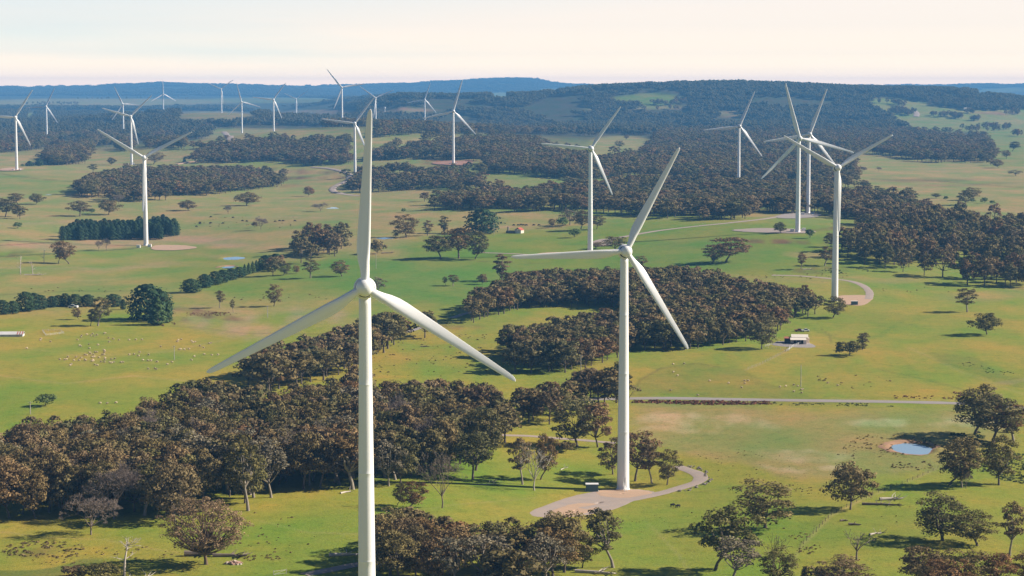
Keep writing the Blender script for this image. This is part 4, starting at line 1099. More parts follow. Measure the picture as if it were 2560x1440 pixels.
# conifer rows and the plantation: every tree a thing
def row(kind, items, lab, group):
    P = ground_at([i[0] for i in items], [i[1] for i in items])
    for i, (px, py, ty, w) in enumerate(items):
        k = P[i][1] / F; nm = NAMES.get(kind, 'gum_tree')
        plant(kind, i * 3 + int(px), P[i], (py - ty) * k, w * k * 1.08, px % 6.28, nm, lab if isinstance(lab, str) else lab[i], CATS.get(kind, 'tree'), group)
row('pine', [(478, 731, 697, 47), (512, 719, 685, 34), (538, 712, 678, 34), (558, 706, 674, 32), (578, 700, 671, 30), (599, 694, 667, 28), (664, 674, 638, 34), (690, 668, 634, 30)],
    'dark round conifer in the slanting hedge row below the small dams', 'conifers of the slanting hedge row')
row('spire', [(612, 690, 660, 14), (622, 686, 657, 14), (632, 683, 653, 14), (641, 680, 650, 14), (650, 677, 646, 15)],
    'slim pointed cypress within the slanting hedge row', 'cypresses of the slanting hedge row')
row('pine', [(6, 786, 750, 34), (32, 784, 752, 30), (64, 778, 729, 45), (86, 775, 732, 30), (102, 773, 737, 32), (130, 768, 740, 28), (146, 766, 738, 30), (163, 766, 733, 26), (188, 766, 735, 36), (220, 766, 736, 33), (284, 766, 735, 42), (308, 774, 748, 14)],
    'dark round tree in the windbreak row left of the huge conifer', 'trees of the left windbreak row')
rg = np.random.default_rng(5)
pl = [(150, 603), (182, 584), (300, 577), (372, 574), (410, 571), (440, 581), (440, 593), (400, 600), (250, 604)]
items = []
for a in np.arange(0, 300, 11.5):
    for b in range(4):
        px = 156 + a + b * 7 + rg.uniform(-2, 2); py = 601 - b * 8.0 - a * .012 + rg.uniform(-1, 1)
        if inpoly(px, py, pl): items.append((px, py, py - rg.uniform(33, 40), 17 + rg.uniform(0, 4)))
row('pine', items[:75], 'dark pine in the dense plantation behind the wide V turbine', 'pines of the plantation')

# ------------------------------------------------------------------ woods
# coverage polygon in the photo, spacing m, height range m, width/height, label, kinds, reject fraction
WOODS = [
 ('W1', [(-60, 1100), (60, 1046), (160, 1030), (230, 1046), (330, 1008), (450, 958), (520, 950), (580, 970), (700, 972), (800, 955), (880, 915), (930, 940), (1000, 955), (1100, 955), (1200, 965), (1240, 990), (1272, 1040), (1272, 1095), (1235, 1140), (1205, 1180), (1120, 1185), (1050, 1200), (980, 1215), (940, 1212), (830, 1232), (720, 1225), (670, 1262), (560, 1250), (500, 1280), (440, 1296), (300, 1290), (-60, 1310)], 9.2, (14, 20), .80,
  'brown olive gum tree packed in the large wood at lower left, around the nearest tower', ['gum', 'gum', 'round', 'open', 'tall', 'gum', 'open', 'grey', 'gum', 'halfbare', 'round'], .0),
 ('W1b', [(545, 970), (545, 915), (610, 888), (700, 848), (790, 830), (880, 812), (940, 782), (1005, 790), (1012, 850), (960, 890), (900, 915), (860, 945), (700, 985)], 9.0, (13, 18), .9,
  'brown olive gum tree in the belt behind the lower left blade of the nearest turbine', ['gum', 'gum', 'round'], .0),
 ('W1d', [(1015, 850), (1015, 800), (1060, 782), (1098, 785), (1095, 845), (1050, 862)], 11, (12, 16), .95, 'brown gum tree in the small grove behind the right blade of the nearest turbine', ['gum', 'open'], 0),
 ('W1c', [(1268, 1062), (1262, 985), (1330, 952), (1400, 957), (1440, 942), (1490, 918), (1545, 918), (1548, 1050), (1500, 1010), (1440, 1030), (1400, 1066), (1310, 1072)], 8.5, (13, 18), .85,
  'dark gum tree in the grove between the two nearest towers, left of the sealed road', ['gum', 'gum', 'tall'], .0),
 ('W11', [(945, 1480), (945, 1285), (975, 1262), (1060, 1266), (1130, 1300), (1180, 1312), (1250, 1280), (1330, 1284), (1400, 1278), (1450, 1296), (1490, 1340), (1440, 1400), (1400, 1480)], 9.2, (12, 16), .95,
  'brown olive gum tree in the wood at bottom centre below the gravel pad', ['gum', 'open', 'open', 'grey', 'round', 'gum', 'open'], .0),
 ('W2', [(1238, 890), (1240, 855), (1290, 812), (1400, 790), (1480, 778), (1575, 772), (1575, 880), (1490, 925), (1400, 938), (1290, 932)], 9, (13, 17), .85,
  'dark brown gum tree in the lower central wood left of the stairs turbine tower', ['gum', 'round'], .0),
 ('W2b', [(1140, 785), (1140, 752), (1200, 722), (1250, 700), (1290, 680), (1400, 655), (1500, 664), (1600, 664), (1720, 662), (1800, 682), (1920, 700), (2000, 715), (2050, 738), (2085, 760), (2070, 785), (2010, 792), (1965, 800), (1945, 830), (1870, 850), (1800, 862), (1700, 872), (1570, 870), (1570, 775), (1500, 770), (1400, 765), (1290, 772), (1250, 795), (1160, 808)], 9.2, (12, 16), .9,
  'purple brown gum tree in the central wood between the stairs turbine and the farm shed', ['gum', 'round', 'gum', 'open', 'gum', 'round', 'grey', 'halfbare'], .0),
 ('W3', [(2105, 655), (2105, 600), (2150, 560), (2250, 528), (2330, 515), (2420, 520), (2480, 540), (2620, 520), (2620, 722), (2520, 720), (2420, 718), (2390, 690), (2330, 694), (2250, 684), (2150, 655)], 13.5, (16, 23), .72,
  'tall gum tree in the open wood right of the hanging blade tower', ['tall', 'tall', 'gum', 'open'], .36),
 ('W12', [(735, 660), (735, 592), (782, 558), (830, 570), (895, 590), (900, 640), (830, 655)], 13, (17, 24), .75, 'pale trunked gum tree in the grove left of the upright blade', ['tall', 'open'], .1),
 ('W12b', [(640, 695), (690, 640), (735, 630), (735, 660), (690, 690)], 12, (9, 14), .9, 'gum tree at the upper end of the slanting hedge', ['gum'], .2),
]
FARW = [   # middle and far forests: polygon, spacing, heights, reject
 ([(1072, 525), (1078, 500), (1120, 478), (1260, 468), (1450, 452), (1560, 438), (1700, 436), (1850, 445), (2000, 450), (2130, 470), (2200, 475), (2300, 498), (2440, 520), (2440, 560), (2300, 545), (2160, 572), (2130, 550), (2050, 530), (1960, 540), (1900, 528), (1860, 548), (1700, 555), (1500, 532), (1300, 527), (1090, 527)], 11, (13, 18), .03),
 ([(185, 470), (195, 450), (240, 428), (350, 414), (500, 414), (640, 413), (705, 438), (705, 466), (620, 478), (500, 492), (430, 502), (300, 508), (200, 490)], 10.5, (12, 17), .0),
 ([(470, 402), (472, 378), (550, 354), (700, 338), (870, 334), (885, 412), (800, 416), (700, 408), (480, 406)], 11, (12, 17), .03),
 ([(873, 482), (875, 448), (900, 418), (1000, 406), (1100, 416), (1190, 422), (1235, 436), (1200, 474), (1000, 478)], 12, (12, 17), .1),
 ([(930, 402), (925, 362), (1100, 345), (1250, 333), (1340, 338), (1360, 365), (1450, 378), (1490, 388), (1600, 378), (1640, 330), (1700, 300), (1900, 288), (2050, 288), (2200, 300), (2350, 328), (2470, 343), (2492, 390), (2480, 414), (2300, 404), (2150, 382), (2130, 400), (2160, 470), (2000, 462), (1850, 455), (1560, 442), (1450, 456), (1300, 436), (1240, 434), (1200, 404), (1060, 398)], 11.5, (13, 18), .05),
 ([(930, 352), (950, 300), (1100, 288), (1300, 283), (1500, 288), (1650, 280), (1700, 300), (1620, 335), (1500, 332), (1340, 337), (1250, 333), (1100, 340), (1000, 338)], 13, (13, 19), .1),
 ([(-80, 290), (200, 280), (400, 296), (560, 290), (620, 300), (760, 290), (950, 284), (950, 318), (800, 318), (660, 318), (560, 322), (500, 336), (450, 342), (350, 350), (300, 362), (230, 368), (210, 345), (150, 352), (110, 372), (-80, 396)], 13, (13, 19), .08),
 ([(113, 414), (115, 375), (150, 360), (225, 345), (228, 378), (210, 412)], 10, (14, 19), .0),
 ([(354, 374), (360, 350), (400, 342), (460, 340), (475, 372)], 11, (13, 18), .05), ([(285, 378), (290, 355), (330, 352), (335, 378)], 11, (13, 18), .1),
 ([(475, 372), (480, 360), (520, 350), (520, 372)], 12, (10, 13), .1),
 ([(1375, 540), (1390, 525), (1480, 522), (1500, 550)], 14, (12, 16), .3),
 ([(2140, 470), (2130, 440), (2160, 450), (2260, 490), (2200, 500)], 13, (9, 13), .3),
 ([(560, 330), (740, 320), (800, 318), (700, 330)], 40, (10, 15), .6),
 ([(-80, 520), (40, 500), (110, 530), (60, 550), (-80, 548)], 14, (10, 14), .5),
]
CLEAR = [   # far clearings (above the 5 km line everything else is forest)
 [(1518, 248), (1540, 238), (1600, 235), (1712, 234), (1722, 252), (1712, 270), (1660, 264), (1640, 258), (1560, 254)], [(1500, 276), (1720, 266), (1725, 276), (1700, 282), (1560, 278)],
 [(1220, 243), (1230, 229), (1262, 229), (1292, 240), (1260, 243)], [(2170, 262), (2200, 243), (2260, 248), (2330, 262), (2420, 280), (2700, 270), (2700, 420), (2490, 420), (2470, 343), (2350, 328), (2240, 300), (2230, 280)],
 [(-300, 240), (560, 240), (830, 246), (780, 258), (640, 262), (-300, 264)], [(440, 300), (450, 283), (520, 278), (600, 278), (660, 284), (620, 298)], [(520, 335), (560, 318), (660, 312), (820, 318), (840, 332), (700, 336), (560, 352)],
 [(600, 262), (800, 274), (900, 270), (900, 284), (700, 287)], [(930, 282), (940, 270), (1110, 268), (1110, 281)], [(930, 360), (950, 345), (1100, 348), (1130, 340), (1140, 356), (1010, 366)],
 [(1470, 382), (1490, 335), (1600, 340), (1620, 376)], [(2220, 341), (2230, 322), (2350, 322), (2340, 341)], [(1790, 290), (1800, 278), (1850, 276), (1860, 290)], [(55, 294), (70, 283), (100, 283), (85, 294)],
 [(2380, 232), (2560, 216), (2600, 230), (2600, 244), (2480, 234)], [(1300, 226), (1400, 219), (1400, 228)],
]
def scatter(poly, s, hr, reject, rng, dmax=5400):
    X = np.array([p[0] for p in poly]); Y = np.array([p[1] for p in poly])
    g = ground_at([X.min(), X.max(), X.min(), X.max(), (X.min() + X.max()) / 2, (X.min() + X.max()) / 2], [Y.min() + 8, Y.min() + 8, Y.max(), Y.max(), Y.max(), Y.min() + 8])
    y0, y1 = g[:, 1].min() - 20, min(g[:, 1].max() * 1.1 + 60, dmax)
    out = []
    yy = np.arange(y0, y1, s * .87)
    for r, y in enumerate(yy):
        xa, xb = (X.min() - CX) / F * y * 1.01 - 20, (X.max() - CX) / F * y * 1.01 + 20
        x = np.arange(xa + (r % 2) * s / 2, xb, s)
        out.append(np.stack([x + rng.uniform(-.33, .33, len(x)) * s, np.full(len(x), y) + rng.uniform(-.33, .33, len(x)) * s], 1))
    P = np.concatenate(out); P = P[(P[:, 1] < 3000) | (P[:, 1] < dmax - 900 * rng.random(len(P)))]
    h = rng.uniform(*hr, len(P))
    h *= .72 + .55 * fbm(P[:, 0] / 40, P[:, 1] / 40, 77)
    z = terrain(P[:, 0], P[:, 1])
    bx, by = project(P[:, 0], P[:, 1], z)
    tx, ty = project(P[:, 0], P[:, 1], z + h * .93)
    nx = (fbm(P[:, 0] / 28, P[:, 1] / 40, 91) - .47) * 90 * (F * 9 / P[:, 1]) / 60; ny = (fbm(P[:, 0] / 28, P[:, 1] / 40, 92) - .47) * 34 * (F * 9 / P[:, 1]) / 60
    rr = np.clip(.25 + .75 * (h - hr[0]) / (hr[1] - hr[0]), .1, 1)
    ok = inpoly(bx + nx, by + ny, poly) & inpoly(tx + nx, ty + ny, poly) & (rng.random(len(P)) >= reject)
    stray = inpoly(bx + nx * 3.5, by + ny * 3.0, poly) & inpoly(tx, ty + 4, [(X.min() - 40, Y.min()), (X.max() + 40, Y.min()), (X.max() + 40, Y.max()), (X.min() - 40, Y.max())]) & (rng.random(len(P)) < .05) & (P[:, 1] > 1500)
    gapn = fbm(P[:, 0] / 55, P[:, 1] / 70, 95); ok &= ~((P[:, 1] > 1300) & (gapn < .415) & (rng.random(len(P)) < .9))
    ok |= stray
    return np.column_stack([P, z, h])[ok]
cand = []
TB = np.array([(r.location.x, r.location.y) for r, _ in TROOT])
for wi, (nm, poly, s, hr, wr, lab, kinds, rej) in enumerate(WOODS):
    rng = np.random.default_rng(50 + wi)
    for q in scatter(poly, s, hr, rej, rng):
        if np.min(np.hypot(TB[:, 0] - q[0], TB[:, 1] - q[1])) < 9: continue
        cand.append((q[3] / q[1], wi, *q, wr * rng.uniform(.85, 1.15), kinds[int(rng.integers(len(kinds)))]))
cand.sort(key=lambda c: -c[0])
n_ind = max(0, 300 - n_gum)
rest = []
for c in cand:
    if n_ind > 0 and -40 < project(np.array([c[2]]), np.array([c[3]]), np.array([c[4]]))[0][0] < 2600:
        n_ind -= 1
        W = WOODS[c[1]]
        plant(c[7], int(RNG.integers(1000)), (c[2], c[3], c[4]), c[5], c[5] * c[6], RNG.uniform(0, 6.28), 'gum_tree', W[5], 'tree', 'gum trees of wood ' + W[5].split(' in the ')[-1])
    else: rest.append((c[2], c[3], c[4], c[5], c[5] * c[6], 0))
print('wood candidates', len(cand), 'rest', len(rest))
nfar0 = len(rest)
for fi, (poly, s, hr, rej) in enumerate(FARW):
    rng = np.random.default_rng(80 + fi)
    for q in scatter(poly, s * 1.2, hr, rej, rng): rest.append((*q, q[3] * rng.uniform(.85, 1.25), 1))
print('mid forest', len(rest) - nfar0)

# ------------------------------------------------------------------ forest stuff: one object each, instanced by geometry nodes
def clump_mesh(seed, n=9, span=26):
    """a far patch of forest: n small trees in one mesh"""
    rng = np.random.default_rng(seed); g = Geo()
    for k in range(n):
        a = k * 2.4 + rng.uniform(-.3, .3); r = span * .5 * math.sqrt((k + .3) / n)
        h = rng.uniform(12, 19); R = rng.uniform(4.2, 6.2); x, y = r * math.cos(a), r * math.sin(a)
        t0 = rng.uniform(.3, .7)
        g.tube([(x, y, -2), (x, y, h * .6)], [.35, .2], M['bark'], 4)
        for q in range(5):
            e = up(rng, 1, -.2)[0]
            clump(g, (x + e[0] * R * .55, y + e[1] * R * .55, h * .62 + e[2] * h * .24), R * .55, 34, 1.9, M['gum_hill'], rng, .75, float(np.clip(t0 + rng.normal(0, .1), 0, 1)))
    return g.mesh('forest_patch')
def scatter_obj(name, label, P, scale, rot, var, meshes):
    src = bpy.data.collections.new(name + '_kinds')
    for i, me in enumerate(meshes):
        o = bpy.data.objects.new('%s_kind_%02d' % (name, i), me); src.objects.link(o)
    me = bpy.data.meshes.new(name); me.vertices.add(len(P)); me.vertices.foreach_set('co', np.asarray(P, np.float32).ravel())
    for nm, ty, data in (('size', 'FLOAT_VECTOR', scale), ('turn', 'FLOAT_VECTOR', rot), ('pick', 'INT', var)):
        a = me.attributes.new(nm, ty, 'POINT')
        a.data.foreach_set('vector' if ty == 'FLOAT_VECTOR' else 'value', np.asarray(data, np.int32 if ty == 'INT' else np.float32).ravel())
    ob = link(name, me)
    ng = bpy.data.node_groups.new(name, 'GeometryNodeTree')
    ng.interface.new_socket('Geometry', in_out='INPUT', socket_type='NodeSocketGeometry')
    ng.interface.new_socket('Geometry', in_out='OUTPUT', socket_type='NodeSocketGeometry')
    N = ng.nodes; L = ng.links
    gi = N.new('NodeGroupInput'); go = N.new('NodeGroupOutput')
    ci = N.new('GeometryNodeCollectionInfo'); ci.inputs['Collection'].default_value = src
    ci.inputs['Separate Children'].default_value = True; ci.inputs['Reset Children'].default_value = True
    ip = N.new('GeometryNodeInstanceOnPoints'); ip.inputs['Pick Instance'].default_value = True
    def at(nm, ty):
        q = N.new('GeometryNodeInputNamedAttribute'); q.data_type = ty; q.inputs[0].default_value = nm
        return [s for s in q.outputs if s.enabled and s.name == 'Attribute'][0]
    L.new(gi.outputs[0], ip.inputs['Points']); L.new(ci.outputs[0], ip.inputs['Instance'])
    L.new(at('pick', 'INT'), ip.inputs['Instance Index']); L.new(at('turn', 'FLOAT_VECTOR'), ip.inputs['Rotation']); L.new(at('size', 'FLOAT_VECTOR'), ip.inputs['Scale'])
    L.new(ip.outputs[0], go.inputs[0])
    md = ob.modifiers.new('scatter', 'NODES'); md.node_group = ng
    return tag(ob, label, 'forest', None, 'stuff')
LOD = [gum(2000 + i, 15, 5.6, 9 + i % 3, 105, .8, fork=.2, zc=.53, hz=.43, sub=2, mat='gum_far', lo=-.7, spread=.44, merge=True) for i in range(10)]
LODM = LOD; LD = [dims((None, p)) for p in LOD]
rest = np.array(rest); rng = np.random.default_rng(9)
var = rng.integers(0, len(LODM), len(rest))
sc = np.stack([rest[:, 4] / 2 / np.array([LD[v][1] for v in var])] * 2 + [rest[:, 3] / np.array([LD[v][0] for v in var])], 1)
rt = np.stack([np.zeros(len(rest)), np.zeros(len(rest)), rng.uniform(0, 6.28, len(rest))], 1)
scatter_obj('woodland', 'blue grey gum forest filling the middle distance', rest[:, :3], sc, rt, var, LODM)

# far hill forest
PT = []
y = 4300.; r = 0
while y < 17600:
    s = 22 if y < 9000 else (30 if y < 12500 else 42)
    x = np.arange(-.275 * y, .275 * y, s) + (r % 2) * s / 2
    PT.append(np.stack([x + rng.uniform(-.4, .4, len(x)) * s, y + rng.uniform(-.4, .4, len(x)) * s, np.full(len(x), s)], 1)); y += s * .9; r += 1
    if 8200 < y < 8800: y = 9000
PT = np.concatenate(PT); z = terrain(PT[:, 0], PT[:, 1])
bx, by = project(PT[:, 0], PT[:, 1], z); tx, ty = project(PT[:, 0], PT[:, 1], z + 14)
ok = (bx > -60) & (bx < 2620) & (PT[:, 1] > 4400 + 900 * rng.random(len(PT)))
for c in CLEAR: ok &= ~(inpoly(bx, by, c) | inpoly(tx, ty, c))
for c, *_ in FARW: ok &= ~((PT[:, 1] < 4900) & inpoly(bx, by, c))
left = (PT[:, 1] > 9300) & (PT[:, 1] < 12900); ok &= ~(left & (fbm(PT[:, 0] / 420, PT[:, 1] / 260, 61) < .60))
ok &= ~((PT[:, 1] > 12900) & (fbm(PT[:, 0] / 300, PT[:, 1] / 300, 62) < .36))
gapn = fbm(PT[:, 0] / 160, PT[:, 1] / 220, 63); ok &= ~((PT[:, 1] < 6600) & (gapn < .41))
PT = PT[ok]; z = z[ok]; n = len(PT); print('far patches', n)
CM = [clump_mesh(3000 + i) for i in range(6)]
k = PT[:, 2] / 24
hk = rng.uniform(.55, 1.35, n) * np.where(PT[:, 1] > 9000, .9, 1)
scatter_obj('hill_forest', 'hazy blue forest covering the far hills', np.column_stack([PT[:, :2], z - .6]), np.stack([k, k, hk], 1),
            np.stack([np.zeros(n), np.zeros(n), rng.uniform(0, 6.28, n)], 1), rng.integers(0, 6, n), CM)
# scattered far valley trees, right
VT = []
for (px, py, n_, sx, sy) in [(2120, 285, 10, 60, 6), (2210, 258, 6, 20, 3), (2245, 265, 14, 14, 3), (2240, 280, 26, 20, 4), (2265, 285, 30, 22, 6), (2330, 290, 5, 10, 2), (2362, 292, 16, 20, 2), (2393, 296, 16, 14, 3), (2433, 302, 8, 6, 1.5), (2444, 301, 6, 4, 1.5), (2540, 286, 12, 14, 3), (2480, 272, 20, 40, 3), (2400, 262, 60, 70, 7), (2475, 322, 14, 30, 5), (2515, 325, 10, 14, 3), (2450, 328, 12, 40, 3), (2545, 340, 8, 12, 2), (2420, 284, 8, 12, 2), (2545, 259, 20, 30, 3), (140, 262, 30, 50, 2), (380, 246, 18, 90, 2), (250, 248, 12, 60, 1.5), (1650, 262, 18, 40, 4), (1700, 258, 14, 20, 5), (1560, 262, 10, 30, 4), (1630, 275, 8, 60, 2)]:
    g = ground_at(px + rng.normal(0, sx * .6, n_), py + rng.normal(0, sy * .5, n_))
    VT += [tuple(q) for q in g]
VT = np.array(VT); n = len(VT); v2 = rng.integers(0, len(LODM), n)
scatter_obj('valley_trees', 'scattered hazy trees in the far pale valleys', VT, np.stack([rng.uniform(.85, 1.3, n)] * 3, 1), np.stack([np.zeros(n), np.zeros(n), rng.uniform(0, 6.28, n)], 1), v2, LODM)

# ------------------------------------------------------------------ animals
def sheep_mesh(seed, wool, head):
    rng = np.random.default_rng(seed); g = Geo()
    g.ball((0, 0, .62), (.62, .34, .34), wool, 10, 7); g.ball((.28, 0, .72), (.32, .30, .30), wool, 8, 6)
    g.tube([(.5, 0, .78), (.72, 0, .8 - .35 * (seed % 2))], [.15, .12], wool, 7)
    hz = .82 - .42 * (seed % 2)
    g.ball((.84, 0, hz), (.19, .1, .11), head, 8, 6)
    for s in (-1, 1): g.ball((.76, s * .14, hz + .06), (.04, .09, .03), head, 6, 4)
    for sx in (-.36, .36):
        for s in (-.17, .17): g.tube([(sx, s, .45), (sx + .02, s, .22), (sx, s, 0)], [.075, .055, .05], head, 5)
    g.tube([(-.6, 0, .66), (-.7, 0, .5)], [.06, .04], wool, 5)
    return g.mesh('sheep', True)
def cow_mesh(m):
    g = Geo(); g.ball((0, 0, 1.0), (1.0, .42, .46), m, 10, 7); g.ball((.5, 0, 1.08), (.5, .38, .45), m, 8, 6)
    g.tube([(.85, 0, 1.15), (1.25, 0, .8), (1.45, 0, .45)], [.28, .2, .16], m, 7); g.ball((1.5, 0, .38), (.28, .14, .16), m, 8, 6)
    for sx in (-.65, .65):
        for s in (-.22, .22): g.tube([(sx, s, .8), (sx - .04, s, .4), (sx, s, 0)], [.14, .09, .07], m, 5)
    g.tube([(-.98, 0, 1.2), (-1.08, 0, .5)], [.05, .04], m, 4)
    return g.mesh('cow', True)
SM = [sheep_mesh(i, M['wool'], M['skin']) for i in range(4)]; CWM = cow_mesh(M['cow'])
S4 = [(190,770),(290,702),(283,712),(355,722),(560,750),(570,755),(548,710),(575,680),(572,690),(612,672),(640,680),(655,667),(665,683),(683,675),(735,665),(743,662),(765,697),(797,703),(770,725),(838,711),(912,711),(960,708),(1002,708),(690,745),(627,742),(632,770),(735,782),(740,790),(735,800),(670,797),(685,797),(640,808),(630,800),(600,815),(612,818),(660,815),(665,830),(650,832),(720,815),(735,815),(480,830),(470,848),(455,850),(423,848),(535,832),(520,856),(573,838),(560,855),(600,850),(605,855),(655,852),(660,858),(650,862),(700,835),(742,838),(785,847),(810,843),(740,850),(712,865),(735,867),(775,870),(790,872),(802,868),(855,869),(870,868),(505,882),(495,890),(670,885),(688,890),(945,812),(985,797),(978,823),(912,815),(1050,815),(1010,853),(1045,856),(1065,857),(1110,865),(1135,757),(1180,883),(1215,868),(1250,722),(1257,712),(1280,706),(1350,718),(1362,727),(1375,725),(1478,735),(1488,732),(1265,778),(1275,776),(1300,778),(1335,775),(1410,753),(1437,765),(1370,827),(1352,853),(1440,812),(1495,818),(1540,815),(1047,915),(1092,912),(1103,918),(707,1158),(755,1160),(820,1155)]
def animals(L, meshes, nm, lab, cat, grp, s=1.0):
    P = ground_at([q[0] for q in L], [q[1] for q in L])
    for i, p in enumerate(P):
        o = link(nm, meshes[i % len(meshes)]); o.location = p; o.rotation_euler = (0, 0, random.choice((0, math.pi)) + random.uniform(-.7, .7)); o.scale = (s,) * 3
        tag(o, lab, cat, grp)
animals([(q[0] * .3542, 600 + q[1] * .3542) for q in S4], SM, 'sheep', 'cream sheep grazing in the bright green paddock at left, in front of the long shed', 'sheep', 'sheep of the left flock', .95)
S6 = [(95,1075),(455,1128),(567,1112),(568,1130),(548,1160),(595,1112),(818,1155),(858,1150),(915,1142),(945,1150),(915,1188),(970,1175),(980,1172),(970,1198),(1155,1128),(1225,1145),(65,1050),(140,990),(45,1180),(320,1112),(240,1215),(65,995)]
animals([(1660 + q[0] * .3542, 560 + q[1] * .3542) for q in S6], SM, 'sheep', 'pale sheep resting in the rough grass above the sealed road', 'sheep', 'sheep of the roadside flock', .9)
C1 = [(1410,1160),(1413,1152),(1490,1112),(1485,1155),(1643,1117),(1710,1140),(1740,1143),(1575,1158),(1940,1145),(1975,1140),(2000,1140),(2080,1140),(1385,1180)]
animals([(q[0] * .3542, 150 + q[1] * .3542) for q in C1], [CWM], 'cow', 'black cow grazing far off below the domed trees in the left centre pasture', 'cow', 'cattle of the left centre herd', 1.15)
animals([(1285, 565), (1295, 565), (1302, 564), (1308, 565), (1315, 565), (1335, 565), (1348, 565)], [CWM], 'cow', 'black cow in the row behind the red roofed cottage', 'cow', 'cattle behind the cottage', 1.2)
animals([(1681, 1267), (1696, 1269)], [CWM], 'cow', 'dark calf standing right of the gravel pad near the track', 'cow', 'calves by the track', .8)

# ------------------------------------------------------------------ buildings
def frame_thing(nm, label, cat, px, py, rz=0, z=0, group=None):
    p = ground_at(px, py)[0]
    return thing(nm, label, cat, (p[0], p[1], p[2] + z), rz, group), p
def gable(g, L, W, h, rise, m, c=(0, 0)):
    """walls of a gabled building, ridge along x"""
    x, y = L / 2, W / 2; cx, cy = c
    v = [(-x, -y, -.4), (x, -y, -.4), (x, y, -.4), (-x, y, -.4), (-x, -y, h), (x, -y, h), (x, y, h), (-x, y, h), (-x, 0, h + rise), (x, 0, h + rise)]
    v = [(a + cx, b + cy, d) for a, b, d in v]
    g.add(v, [[0, 1, 5, 4], [2, 3, 7, 6], [1, 2, 6, 5], [3, 0, 4, 7], [5, 6, 9, 9], [7, 4, 8, 8]], m)
def gable_roof(g, L, W, h, rise, m, c=(0, 0), t=.12, ov=.3):
    x, y = L / 2 + ov, W / 2 + ov; cx, cy = c; dz = rise / (W / 2) * ov
    for s in (-1, 1):
        a = [(-x, s * y, h - dz + .05), (x, s * y, h - dz + .05), (x, 0, h + rise + .05), (-x, 0, h + rise + .05)]
        b = [(q[0], q[1], q[2] + t) for q in a]
        v = [(q[0] + cx, q[1] + cy, q[2]) for q in a + b]
        g.add(v, [[0, 1, 2, 3], [7, 6, 5, 4], [0, 4, 5, 1], [1, 5, 6, 2], [2, 6, 7, 3], [3, 7, 4, 0]], m)
# cream farm shed
t, p = frame_thing('farm_shed', 'cream steel farm shed with open lean-to in front, right of the central wood', 'shed', 1989, 858, math.radians(-6))
g = Geo(); gable(g, 8.6, 6.5, 3.2, 1.2, M['cream'], (2.2, 3)); g.build('wall', t)
g = Geo(); gable_roof(g, 8.6, 6.5, 3.2, 1.2, M['roof_cream'], (2.2, 3)); g.build('roof', t)
g = Geo(); a = [(-3.0, -4.6, 2.25), (5.6, -4.6, 2.25), (5.6, -.3, 3.0), (-3.0, -.3, 3.0)]
g.add(a + [(q[0], q[1], q[2] + .12) for q in a], [[0, 1, 2, 3], [7, 6, 5, 4], [0, 4, 5, 1], [1, 5, 6, 2], [2, 6, 7, 3], [3, 7, 4, 0]], M['roof_cream']); g.build('lean_to_roof', t)
g = Geo(); g.box((5.55, -2.4, 1.1), (.12, 4.2, 2.6), M['cream']); g.box((4.8, -4.5, 1.0), (1.6, .12, 2.4), M['cream']); g.box((-1.8, -1.2, 1.0), (1.2, .12, 2.4), M['cream']); g.build('lean_to_wall', t)
for xx in (-2.9, .2, 2.6): 
    g = Geo(); g.tube([(xx, -4.5, -.3), (xx, -4.5, 2.3)], .08, M['iron'], 6); g.build('post', t)
g = Geo(); g.box((1.8, -.45, 1.2), (5.5, .1, 2.3), M['dim']); g.box((1.7, -3.6, .9), (2.6, 1.0, 1.5), M['dim']); g.build('bay_shade_panel', t)  # solid dark panels paint the shade of the open lean-to
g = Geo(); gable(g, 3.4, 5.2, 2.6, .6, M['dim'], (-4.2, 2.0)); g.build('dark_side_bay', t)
g = Geo(); gable_roof(g, 3.4, 5.2, 2.6, .6, M['rust'], (-4.2, 2.0)); g.build('side_roof', t)
g = Geo(); g.box((7.0, 2.6, 1.2), (1.0, 2.6, 2.9), M['cream']); g.build('side_porch', t)
g = Geo(); g.box((7.53, 2.6, 1.5), (.06, .8, .8), M['glass']); g.build('window', t)
# yards
def rails(label, nm, cat, pts, h=1.1, post_every=3.0, m=None, nr=3):
    P = ground_at([q[0] for q in pts], [q[1] for q in pts]); m = m or M['pole']
    o = P[0]; t = thing(nm, label, cat, tuple(o))
    g = Geo(); rl = Geo()
    first = None
    for a, b in zip(P[:-1], P[1:]):
        n = max(1, int(np.linalg.norm(b - a) / post_every))
        for k in range(n + 1):
            q = a + (b - a) * k / n; z = float(terrain(q[0], q[1]))
            if first is None:
                pg = Geo(); pg.tube([(0, 0, -.3), (0, 0, h + .15)], [.09, .07], m, 6); first = pg.build('post', t)
                first.location = (q[0] - o[0], q[1] - o[1], z - o[2])
            else:
                c = first.copy(); COL.objects.link(c); c.parent = t; c.location = (q[0] - o[0], q[1] - o[1], z - o[2])
        for r in range(nr):
            hh = h * (r + 1) / nr
            pp = [a + (b - a) * k / n for k in range(n + 1)]
            rl.tube([(q[0] - o[0], q[1] - o[1], float(terrain(q[0], q[1])) - o[2] + hh) for q in pp], .035 if nr > 2 else .018, m, 4)
    rl.build('rails' if nr > 2 else 'wires', t)
rails('grey rail stockyard in front of the cream farm shed', 'stockyard_fence', 'fence', [(1912, 868), (1930, 862), (1975, 866), (1972, 878), (1930, 872), (1912, 868)], m=M['iron'])
rails('pale rail race running down from the farm shed', 'stock_race', 'fence', [(2001, 860), (1985, 866), (1966, 879)], m=M['kiosk_white'])
rails('stockyard of grey rails at the right end of the long shed', 'stockyard_fence', 'fence', [(106, 828), (150, 828), (160, 834), (115, 840), (106, 828)], m=M['iron'])
